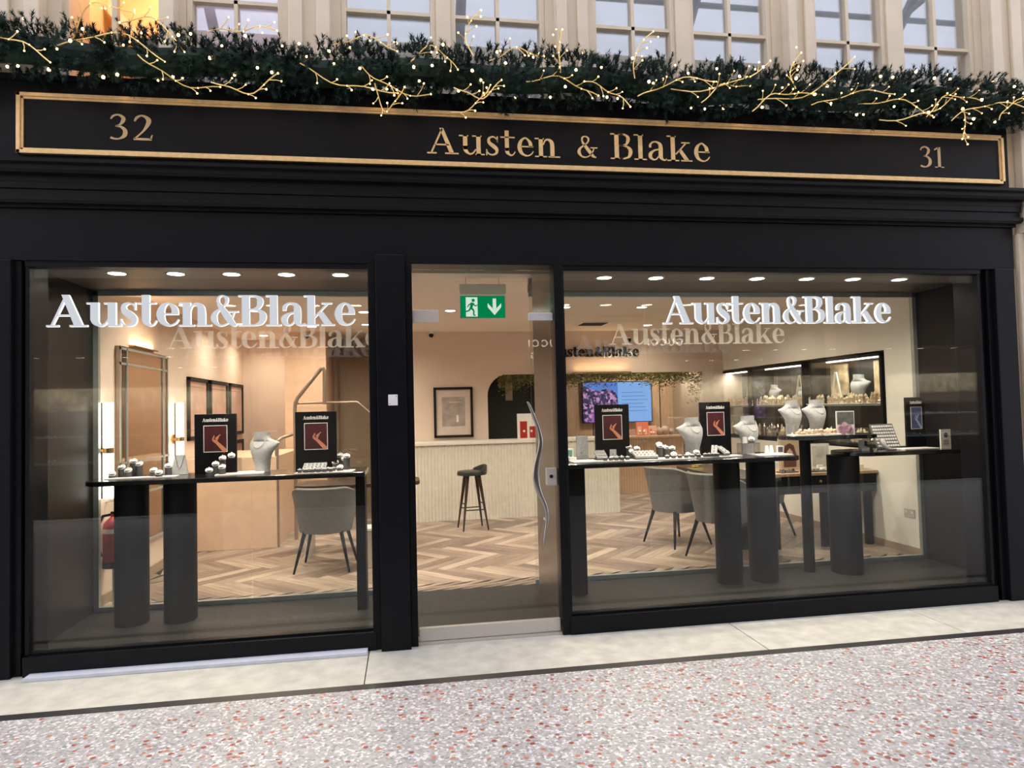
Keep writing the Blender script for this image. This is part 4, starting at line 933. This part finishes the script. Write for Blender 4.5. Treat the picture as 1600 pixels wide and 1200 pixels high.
# ================================================================== armchairs and desks
def tub_chair(lab, loc, rz, cloth=GREYC, legm=BLACKM, top=.84):
    t = thing('armchair', lab, 'armchair', loc, rz)
    rings = []      # shell: opens towards +y, back at -y
    n = 28
    for k in range(n + 1):
        a = R(-90 - 128 + 256 * k / n); q = abs(k / n - .5) * 2
        h = top - (.20 * max(0, (q - .35) / .65) ** 1.3)
        ri, ro = .245, .285
        sl = .045 * (1 - q * q)
        c, s_ = math.cos(a), math.sin(a) * 1.02
        rings.append([(ri * c * .94, ri * s_ * .92, .42), (ro * c * .86, ro * s_ * .86, .36), (ro * c * .98, ro * s_ * .98, .55), ((ro + sl) * c, (ro + sl) * s_, h - .015), ((ro + sl - .02) * c, (ro + sl - .02) * s_, h), ((ri + sl) * c, (ri + sl) * s_, h - .015)])
    m = MB(); m.loft(rings); m.build('backrest', cloth, t, smooth=True)
    MB().lathe([(.20, .35), (.245, .37), (.25, .44), (.235, .475), (.15, .485)], 28).build('seat', cloth, t, smooth=True)
    for sx, sy in ((-1, -1), (1, -1), (-1, 1), (1, 1)):
        MB().tube([(.17 * sx, .16 * sy, .37), (.255 * sx, .25 * sy, 0)], [.020, .010], 10).build('leg', legm, t, smooth=True)
    return t
tub_chair('grey tub armchair on the left at the right hand desk, standing farther back', (2.86, 2.60, 0), R(-72))
tub_chair('grey tub armchair on the right at the desk, nearest the window', (3.02, 1.84, 0), R(-68))
tub_chair('dark grey tub chair with its back to the left window', (-.80, 2.42, 0), R(-4), top=.80)
tub_chair('light grey chair on the far side of the right hand desk', (3.98, 2.85, 0), R(100), LGREYC, top=.80)
t = thing('desk', 'dark round edged desk in front of the two grey armchairs', 'desk', (3.45, 2.35, 0))
m = MB(); o_ = rrect(-.36, .13, -.75, .95, .24, .15, 8); m.loft([[(x, y, .74) for x, y in o_], [(x, y, .775) for x, y in o_]]); m.build('desktop', DARKWOOD, t, bevel=.006)
MB().lathe([(.16, 0), (.15, .03), (.11, .35), (.13, .74)], 24, sy=1.8).build('pedestal', BLACKM, t, smooth=True)
t = thing('desk', 'dark desk with rounded edge behind the left tub chair', 'desk', (-.52, 3.1, 0))
o_ = rrect(-.66, .64, -.28, .30, .15, .15, 8); m = MB(); m.loft([[(x, y, .71) for x, y in o_], [(x, y, .75) for x, y in o_]]); m.build('desktop', DARKWOOD, t, bevel=.006)
MB().box(-.56, -.50, -.2, .2, 0, .71).build('leg', STEEL, t); MB().box(.46, .52, -.2, .2, 0, .71).build('leg', STEEL, t)
MB().tube([(-.6, -.22, .70), (-.55, -.30, .5), (-.58, -.28, .3), (-.5, -.3, .1), (-.56, -.32, .01)], .005, 6).build('white_cable', WHITE, t)
t = thing('desk_lamp', 'small glowing yellow lamp on the desk by the armchairs', 'lamp', (3.25, 2.95, .775)); MB().lathe([(.05, 0), (.05, .012), (.008, .015), (.008, .035)], 18).build('base', BRASS, t, smooth=True); MB().lathe([(.09, .035), (.10, .05), (.06, .085)], 18).build('shade', emis('yellow_shade', (1, .74, .25), 2.2), t, smooth=True)
tag(MB().lathe([(.06, 0), (.11, .012), (.10, .018)], 20, sy=.7).build('dish', WHITE, smooth=True, loc=(3.32, 2.38, .775)), 'white oval dish on the desk by the armchairs', 'dish')
t = thing('waste_bin', 'pale rectangular bin beside the left tub chair', 'bin', (-.33, 2.35, 0), R(8))
MB().loft([[(-.09, -.09, 0), (.09, -.09, 0), (.09, .09, 0), (-.09, .09, 0)], [(-.11, -.11, .36), (.11, -.11, .36), (.11, .11, .36), (-.11, .11, .36)]]).build('body', STEEL, t); MB().box(-.12, .12, -.12, .12, .36, .385).build('lid', WHITE, t, bevel=.004)

# low display counter on the right
t = thing('display_counter', 'low black display counter with gold knobs below the raised table', 'display counter', (0, 0, 0))
box(3.62, 4.78, 1.95, 2.5, .56, .74).build('drawer_box', BLACKM, t, bevel=.004); box(3.60, 4.79, 1.93, 2.52, .74, .77).build('worktop', WOODPAN, t, bevel=.004)
box(4.2, 4.26, 2.0, 2.06, 0, .56).build('leg', BLACKM, t); box(4.7, 4.76, 2.0, 2.06, 0, .56).build('leg', BLACKM, t); box(3.66, 3.72, 2.0, 2.06, 0, .56).build('leg', BLACKM, t)
for x in (4.0, 4.14, 4.28, 4.4): MB().sphere((x, 1.935, .68), .016, 10, 6).build('knob', BRASS, t, smooth=True)
def framed(lab, loc, w, h, back, pic, rz=0):
    t = thing('framed_photo', lab, 'photo frame', loc, R(rz)); box(-w / 2, w / 2, 0, .015, 0, h).build('frame', back, t); box(-w / 2 + .02, w / 2 - .02, -.003, 0, .03, h - .025).build('picture', pic, t); return t
f1 = framed('portrait print of a person with long brown hair on the low display counter', (4.02, 2.28, .77), .25, .34, mat('cream_print', (.62, .50, .38), .5), mat('tan_print', (.55, .42, .30), .5))
pic = kids(f1)[1]
HAIR = mat('brown_print', (.12, .05, .03), .5); FACE = mat('face_print', (.60, .40, .30), .5)
MB().poly([(-.07, .03), (.07, .03), (.08, .15), (.05, .26), (0, .285), (-.05, .26), (-.075, .17)], -.005, -.003).build('printed_hair', HAIR, pic)
MB().poly([(-.03, .13), (.0, .105), (.03, .13), (.035, .19), (.0, .23), (-.035, .19)], -.007, -.005).build('printed_face', FACE, pic)
framed('pale picture card on the low display counter', (4.36, 2.26, .77), .22, .27, WHITE, mat('pale_grey_print', (.55, .55, .53), .5, var=.3, scale=10))
for k, (x, y, w, h) in enumerate([(4.42, 2.1, .10, .12), (4.53, 2.15, .09, .15), (4.60, 2.05, .08, .08), (4.26, 2.08, .08, .06), (4.70, 2.1, .08, .10)]):
    t = thing('ring_box', 'small pale ring box on the low display counter, %s from the left' % ['second', 'third', 'fourth', 'first', 'fifth'][k], 'ring box', (x, y, .77), R(10 * k - 15)); box(-w / 2, w / 2, -.03, .03, 0, h * .5).build('base', WHITE, t, bevel=.003); box(-w / 2, w / 2, .02, .035, h * .4, h).build('lid', WALLW, t, bevel=.003)
for k, (x, y) in enumerate([(3.85, 2.05), (4.15, 2.03)]): jewel_tray('dark jewellery tray on the low display counter, %s' % ['left one', 'right one'][k], (x, y, .77), .2, .1, 16, 5, SILVER, GREYP)
# wall cabinets
CABW = mat('cabinet_dark_back', (.035, .032, .030), .4, var=.2)
def cabinet(lab, y0, y1, z1):
    t = thing('wall_cabinet', lab, 'display cabinet', (XR, (y0 + y1) / 2, 1.0)); a = (y1 - y0) / 2; h = z1 - 1.0
    box(.30, .325, -a, a, 0, h).build('back_panel', CABW, t)
    m = MB(); f = .03; m.box(-.01, .30, -a, a, 0, f); m.box(-.01, .30, -a, a, h - f, h); m.box(-.01, .30, -a, -a + f, 0, h); m.box(-.01, .30, a - f, a, 0, h); m.build('frame', BLACKM, t)
    box(.01, .29, -a + f, a - f, .44, .452).build('shelf', GLASSI, t); box(.01, .02, -a + f, a - f, .435, .457).build('shelf_edge', ALU, t)
    box(-.006, -.001, -a + f, a - f, f, h - f).build('door_pane', GLASSI, t)
    box(.05, .08, -a + .12, a - .25, h - f - .012, h - f).build('led_strip', LED, t)
    area_lamp('cabinet_lamp', (.10, 0, h - f - .02), .06, 5, (1, .90, .78), t, size_y=a * 1.3)
    return t
cabinet('glazed wall cabinet nearest the window, with two tan patterned panels', 1.82, 3.06, 1.98)
cabinet('glazed wall cabinet in the middle of the right wall', 3.20, 4.42, 1.98)
cabinet('glazed wall cabinet farthest back on the right wall', 4.52, 5.92, 1.98)
TANP = mat('tan_marbled_panel', (.55, .42, .27), .5, var=.55, scale=9)
for y, l in ((2.10, 'tan marbled panel standing in the nearest wall cabinet, right one'), (2.86, 'tan marbled panel standing in the nearest wall cabinet, left one')):
    tag(MB().box(0, .015, -.16, .16, 0, .36).build('patterned_panel', TANP, loc=(XR + .24, y, 1.56)), l, 'panel')
bust('tall pale necklace bust in the nearest wall cabinet', (XR + .20, 2.45, 1.456), R(-80), 1.0, neck=False)
bust('tan necklace bust in the middle wall cabinet', (XR + .20, 3.55, 1.456), R(-80), .7, neck=False)
bust('pale necklace bust at the left of the middle wall cabinet', (XR + .20, 4.20, 1.456), R(-80), .85, neck=False)
def aframe(lab, y):
    t = thing('triangular_stand', lab, 'display stand', (XR + .06, y, 1.452)); m = MB()
    M2 = Matrix.Rotation(R(-90), 4, 'Z')
    for s_ in (-1, 1): m.add(*(lambda q: (q.v, q.f))(MB().tube([(0, s_ * .10, 0), (0, s_ * .01, .37)], [.012, .010], 4)))
    m.box(-.012, .012, -.09, .09, .02, .035); m.build('frame', WALLW, t)
aframe('white triangular stand in the nearest wall cabinet', 2.66); aframe('white triangular stand in the middle wall cabinet, near its right end', 3.38); aframe('white triangular stand in the farthest wall cabinet', 4.64)
random.seed(5)
for k in range(11):
    y = 1.98 + k * .36; 
    if y > 5.8: break
    jewel_tray('gold jewellery tray on the glass shelf of the wall cabinets', (XR + .075, y, 1.452), .10, .30, 34, 0, GEMGOLD, WHITE, 'trays on the wall cabinet shelf', .022, .13)
for k in range(11):
    y = 1.98 + k * .36
    if y > 5.8: break
    jewel_tray('gold jewellery tray on the floor of the wall cabinets', (XR + .10, y, 1.03), .16, .26, 24, 0, GEMGOLD if k % 2 else SILVER, GREYP, 'trays on the wall cabinet floor', .026, .17)
t = thing('wall_socket', 'white double socket low on the right wall near the window bay', 'socket', (XR, 1.52, .39)); box(-.008, 0, -.07, .07, -.04, .04).build('plate', mat('grey_plate', (.5, .47, .44), .4), t, bevel=.002); box(-.011, -.008, -.05, -.03, .0, .02).build('switch', WHITE, t); box(-.011, -.008, .03, .05, .0, .02).build('switch', WHITE, t)

# ================================================================== garland with lights
def gcx(x): return 3.655 + .012 * math.sin(x * 2.1) + .02 * math.sin(x * 5.3 + 1)
g = thing('christmas_garland', 'thick dark green fir garland along the top of the black fascia', 'garland', (1.05, -.02, 3.64))
random.seed(11)
vs = []; fcs = []
def needle_tip(p, d, L_, n, nl):
    d = d.normalized(); a = d.orthogonal().normalized(); b = d.cross(a)
    for k in range(n):
        s_ = random.uniform(.1, 1); q = p + d * L_ * s_; an = random.uniform(0, 6.283)
        o = (a * math.cos(an) + b * math.sin(an)); e = q + (o * .85 + d * .75).normalized() * nl * random.uniform(.7, 1.1); w = o.cross(d).normalized() * .0034
        i = len(vs); vs.extend([tuple(q - w), tuple(q + w), tuple(e)]); fcs.append((i, i + 1, i + 2))
for k in range(3600):
    x = random.uniform(-2.75, 4.95) ; th = random.uniform(0, 6.283)
    if random.random() < .35: th = random.uniform(2.2, 4.6)
    lump = 1 + .22 * math.sin(x * 9 + 2 * math.sin(x * 3.3)) + .12 * math.sin(x * 23)
    rad = random.uniform(.08, .145) * lump
    c = Vector((x - 1.05, -.07 + math.cos(th) * rad * 1.05, gcx(x) - 3.64 + math.sin(th) * rad))
    d = Vector((random.uniform(-.7, .7), math.cos(th), math.sin(th) + .1))
    if c.z + 3.64 < 3.56 and c.y > -.05: continue
    needle_tip(c, d, random.uniform(.04, .085), 38, .034)
me = bpy.data.meshes.new('foliage'); me.from_pydata(vs, [], fcs); me.materials.append(NEEDLE); fo = bpy.data.objects.new('foliage', me); C.objects.link(fo); fo.parent = g; fo['kind'] = 'stuff'
MB().tube([(x / 10 - 1.05, -.07, gcx(x / 10) - 3.64) for x in range(-27, 50, 2)], .085, 8).build('core', NEEDLE, g, smooth=True)
def bulbmesh(r=.0065):
    m = MB(); m.sphere((0, 0, 0), r, 6, 4); return m
bm0 = {}
def bulb(p, parent, s_=1, bud=False):
    if bud not in bm0: bm0[bud] = o = bulbmesh(.0055 if bud else .008).build('bulb', BUD if bud else BULB, parent)
    else: o = bm0[bud].copy(); C.objects.link(o); o.parent = parent
    o.location = p; o.scale = (s_, s_, s_); return o
st = thing('fairy_lights', 'string of warm fairy light bulbs wound through the fir garland', 'fairy lights', (1.05, -.02, 3.64))
P = []
for k in range(96):
    x = -2.4 + k * 7.1 / 95 + random.uniform(-.03, .03); th = random.uniform(2.6, 5.1) if k % 4 else random.uniform(2.0, 2.6)
    p = (x - 1.05, min(-.15, -.08 + math.cos(th) * .19), gcx(x) - 3.64 + math.sin(th) * .15); P.append(p); bulb(p, st, random.uniform(.8, 1.35))
MB().tube([(q[0], q[1] + .012, q[2] + .004) for q in P], .0018, 4).build('cable', BLACKM, st)
# golden twig sprays
TW = [ # start and end in x,z ; bend
 (-2.45, 3.70, -1.95, 3.52, .05), (-1.95, 3.62, -1.35, 3.56, .12), (-1.86, 3.66, -1.52, 3.84, .12), (-1.62, 3.78, -1.25, 3.62, .10), (-1.50, 3.60, -1.05, 3.42, -.06), (-1.10, 3.46, -.72, 3.52, -.08), (-1.12, 3.76, -.72, 3.78, .02),
 (-.60, 3.60, -.02, 3.44, -.05), (-.42, 3.72, -.02, 3.70, .06), (-.25, 3.62, .18, 3.44, -.07), (.05, 3.64, .35, 3.60, .12), (.32, 3.50, .62, 3.55, -.08), (.45, 3.70, .50, 3.98, .07), (-.16, 3.50, .02, 3.48, -.16), (.30, 3.34, .55, 3.52, -.05),
 (.55, 3.68, .90, 3.72, .05), (.78, 3.56, 1.25, 3.48, .06), (1.0, 3.62, 1.02, 3.90, .01), (1.15, 3.58, 1.45, 3.42, .04), (1.50, 3.62, 1.62, 3.92, .05), (1.52, 3.50, 2.05, 3.62, .05), (1.75, 3.56, 2.45, 3.78, -.08), (1.95, 3.48, 2.30, 3.60, .06), (2.30, 3.44, 2.75, 3.56, .07), (2.62, 3.60, 2.66, 3.84, .04), (2.35, 3.52, 3.05, 3.84, -.10),
 (2.75, 3.50, 3.35, 3.60, .04), (3.10, 3.52, 3.65, 3.46, .06), (3.25, 3.42, 3.85, 3.62, -.06), (3.60, 3.46, 4.05, 3.58, .10), (3.88, 3.52, 3.86, 3.30, .05), (3.80, 3.44, 4.40, 3.54, .08), (4.2, 3.46, 4.45, 3.60, .06), (4.40, 3.52, 4.70, 3.40, .04)]
random.seed(3)
for k, (x0, z0, x1, z1, bend) in enumerate(TW):
    LM = [(-2.3, 'the left end of the gold frame'), (-1.95, 'the frame left of numeral 32'), (-1.72, 'the 3 of numeral 32'), (-1.55, 'the 2 of numeral 32'), (-1.3, 'the frame just right of numeral 32'), (-1.0, 'the board under the lilac window'), (-.6, 'the frame right of the lilac window'), (-.2, 'the middle pilaster'), (.06, 'the gap before the word Austen'), (.26, 'the A of Austen'), (.45, 'the u of Austen'), (.6, 'the s of Austen'), (.72, 'the t of Austen'), (.85, 'the e of Austen'), (1.0, 'the n of Austen'), (1.24, 'the ampersand'), (1.47, 'the B of Blake'), (1.63, 'the l of Blake'), (1.75, 'the a of Blake'), (1.9, 'the k of Blake'), (2.07, 'the e of Blake'), (2.35, 'the board just right of Blake'), (2.7, 'the board well right of Blake'), (3.1, 'the board midway to numeral 31'), (3.5, 'the board left of numeral 31'), (3.8, 'the 3 of numeral 31'), (3.95, 'the 1 of numeral 31'), (4.2, 'the frame right of numeral 31'), (4.5, 'the right end of the gold frame')]
    xm = (x0 + x1) / 2; mark = min(LM, key=lambda q: abs(q[0] - xm))[1]
    if abs(dz_ := z1 - z0) > 1.2 * abs(x1 - x0): att = 'upright' if z1 > z0 else 'hanging'
    elif z1 - z0 > .1: att = 'rising'
    elif z1 - z0 < -.08: att = 'drooping'
    else: att = 'arching' if bend > 0 else 'sagging'
    lab_ = 'golden light twig, %s, above %s' % (att, mark)
    if lab_ in [o.get('label') for o in C.objects]: lab_ = lab_.replace('light twig,', 'light twig, shorter,')
    t = thing('light_twig', lab_, 'light twig', (x0, -.265, z0), 0, 'golden light twigs in the garland')
    pts = []; n = 12
    dx, dz = x1 - x0, z1 - z0; L_ = math.hypot(dx, dz)
    for i in range(n + 1):
        u = i / n; b = math.sin(math.pi * u) * bend; w = .012 * math.sin(u * 11 + k)
        pts.append((dx * u - dz / L_ * b, .02 * math.sin(u * 5 + k) - .02 * u, dz * u + dx / L_ * (b + w)))
    m = MB(); m.tube(pts, .0038, 5)
    ends = [pts[-1]]
    for i in range(2, n, 2):
        a = random.choice((-1, 1)); p = pts[i]; q = pts[i + 1]; dd = Vector(q) - Vector(p); dd.normalize()
        s_ = Vector((dd.x * .7 - a * dd.z * .7, -.3, dd.z * .7 + a * dd.x * .7)) * random.uniform(.04, .085)
        e = Vector(p) + s_; m.tube([p, tuple(Vector(p) + s_ * .5 + dd * .006), tuple(e)], [.003, .0025, .002], 4); ends.append(tuple(e))
    m.build('wire', WIRE, t)
    for e in ends: bulb(e, t, random.uniform(.8, 1.1), True)
    bulb(pts[6], t, .8, True); bulb(pts[9], t, .8, True)
# ================================================================== OPPOSITE SIDE OF THE ARCADE (seen in the glass)
m = MB(); m.box(-9, 13, -7.2, -6.6, 0, .45); m.box(-9, 13, -7.2, -6.4, 2.45, 3.6)
for x in (-6.4, -3.2, 2.05, 5.4, 8.2, 11.5): m.box(x, x + .28, -7.0, -6.35, .45, 2.45)
struct(m.build('wall_opposite', DARKSIDE), 'dark shopfronts on the opposite side of the arcade', 'wall')
struct(MB().box(-9, 13, -8.0, -7.9, 0, 2.7).box(-9, 13, -9, -7, 2.62, 2.7).build('wall_opposite_back', TAUPE), 'brown back wall inside the opposite shops', 'wall')
m = MB(); m.box(-9, 13, -7.0, -6.7, 3.6, 7.6)
for x in range(-8, 13, 2): m.box(x, x + .3, -6.7, -6.55, 3.6, 7.6)
m.box(-9, 13, -6.75, -6.3, 7.4, 7.6)
struct(m.build('wall_opposite_upper', CREAM), 'cream upper storey on the opposite side of the arcade', 'wall')
struct(box(-9, 13, -6.35, -6.28, -.05, .002).build('trim_8', STRIPM), 'black floor strip along the opposite shops', 'floor strip')
# arcade roof trusses
TR = mat('grey_roof_iron', (.16, .17, .20), .5)
for k, x in enumerate(range(-7, 13, 2)):
    m = MB(); y0, y1, z0, zr = .3, -6.8, 8.2, 10.6
    ym = (y0 + y1) / 2; m.tube([(x, y0, z0), (x, ym, zr), (x, y1, 7.6)], .09, 6); m.tube([(x, y0 - .9, z0 + .4), (x, y1 + .9, z0 + .2)], .05, 6); m.tube([(x, ym, zr), (x, ym, z0 + .3)], .04, 6); m.tube([(x, ym, z0 + .3), (x + 1.9, ym - 1.7, z0 + 1.2)], .05, 6)
    struct(m.build('trim_9', TR, smooth=True), 'grey iron roof truss spanning the arcade', 'roof truss')
m = MB()
for q in (.25, .5, .75): m.tube([(-9, .3 - 3.55 * q, 8.2 + 2.4 * q), (13, .3 - 3.55 * q, 8.2 + 2.4 * q)], .05, 6); m.tube([(-9, -6.8 + 3.55 * q, 7.6 + 3 * q), (13, -6.8 + 3.55 * q, 7.6 + 3 * q)], .05, 6)
struct(m.build('trim_10', TR), 'long iron purlins of the arcade roof', 'roof purlin')
t = thing('shop_sign', 'lit white GUCCI letters on the opposite shopfront, reflected in the glass', 'sign', (0, -6.36, 0))
def rev(txt, xc, wd, z, h):   # faces +y, so it reads from across the arcade
    tt = thing('shop_sign', 'lit white GUCCI letters on the opposite shopfront, reflected %s' % ('in the right window' if xc > 3 else 'in the door glass'), 'sign', (xc + wd / 2, -6.36, z), math.pi, 'opposite shop signs')
    letters(txt, 0, wd, 0, h, 0, .02, emis('sign_white', (1, .93, .82), 9), tt, gap=.35)
bpy.data.objects.remove(t)
rev('GUCCI', 4.35, .62, 2.50, .115); rev('GUCCI', 2.30, .62, 2.50, .115)
random.seed(9)
for k, (x0, x1) in enumerate([(-6.0, -3.4), (5.8, 8.1), (8.6, 11.4)]):
    t = thing('shop_counter', 'dark display counter in the opposite shop window, %s' % ['opposite the left pilaster', 'opposite the right pilaster', 'at the far right'][k], 'display counter', ((x0 + x1) / 2, -6.75, .45)); a = (x1 - x0) / 2
    box(-a, a, -.3, .1, 0, .35).build('cabinet', BLACKM, t); box(-a, a, -.3, .1, .35, .38).build('top', ALU, t)
    box(-a, a, -.28, .0, .75, .77).build('shelf', ALU, t)
    m = MB()
    for q in range(60): m.sphere((random.uniform(-a, a), random.uniform(-.2, .05), .40 + random.choice((0, .38))), random.uniform(.01, .03), 6, 4)
    m.build('jewellery', SILVER, t)
    for q in range(4):
        x = x0 + (q + .5) * (x1 - x0) / 4
        downlight('downlight in the opposite shop window', x, -6.9, 2.45, 34, 'downlights across the arcade', (.9, .97, 1))
    tag(box(x0, x1, -7.35, -7.3, 1.62, 1.98).build('patterned_panel', TANP), 'tan panel in the opposite shop window, %s' % ['opposite the left pilaster', 'opposite the right pilaster', 'at the far right'][k], 'panel')
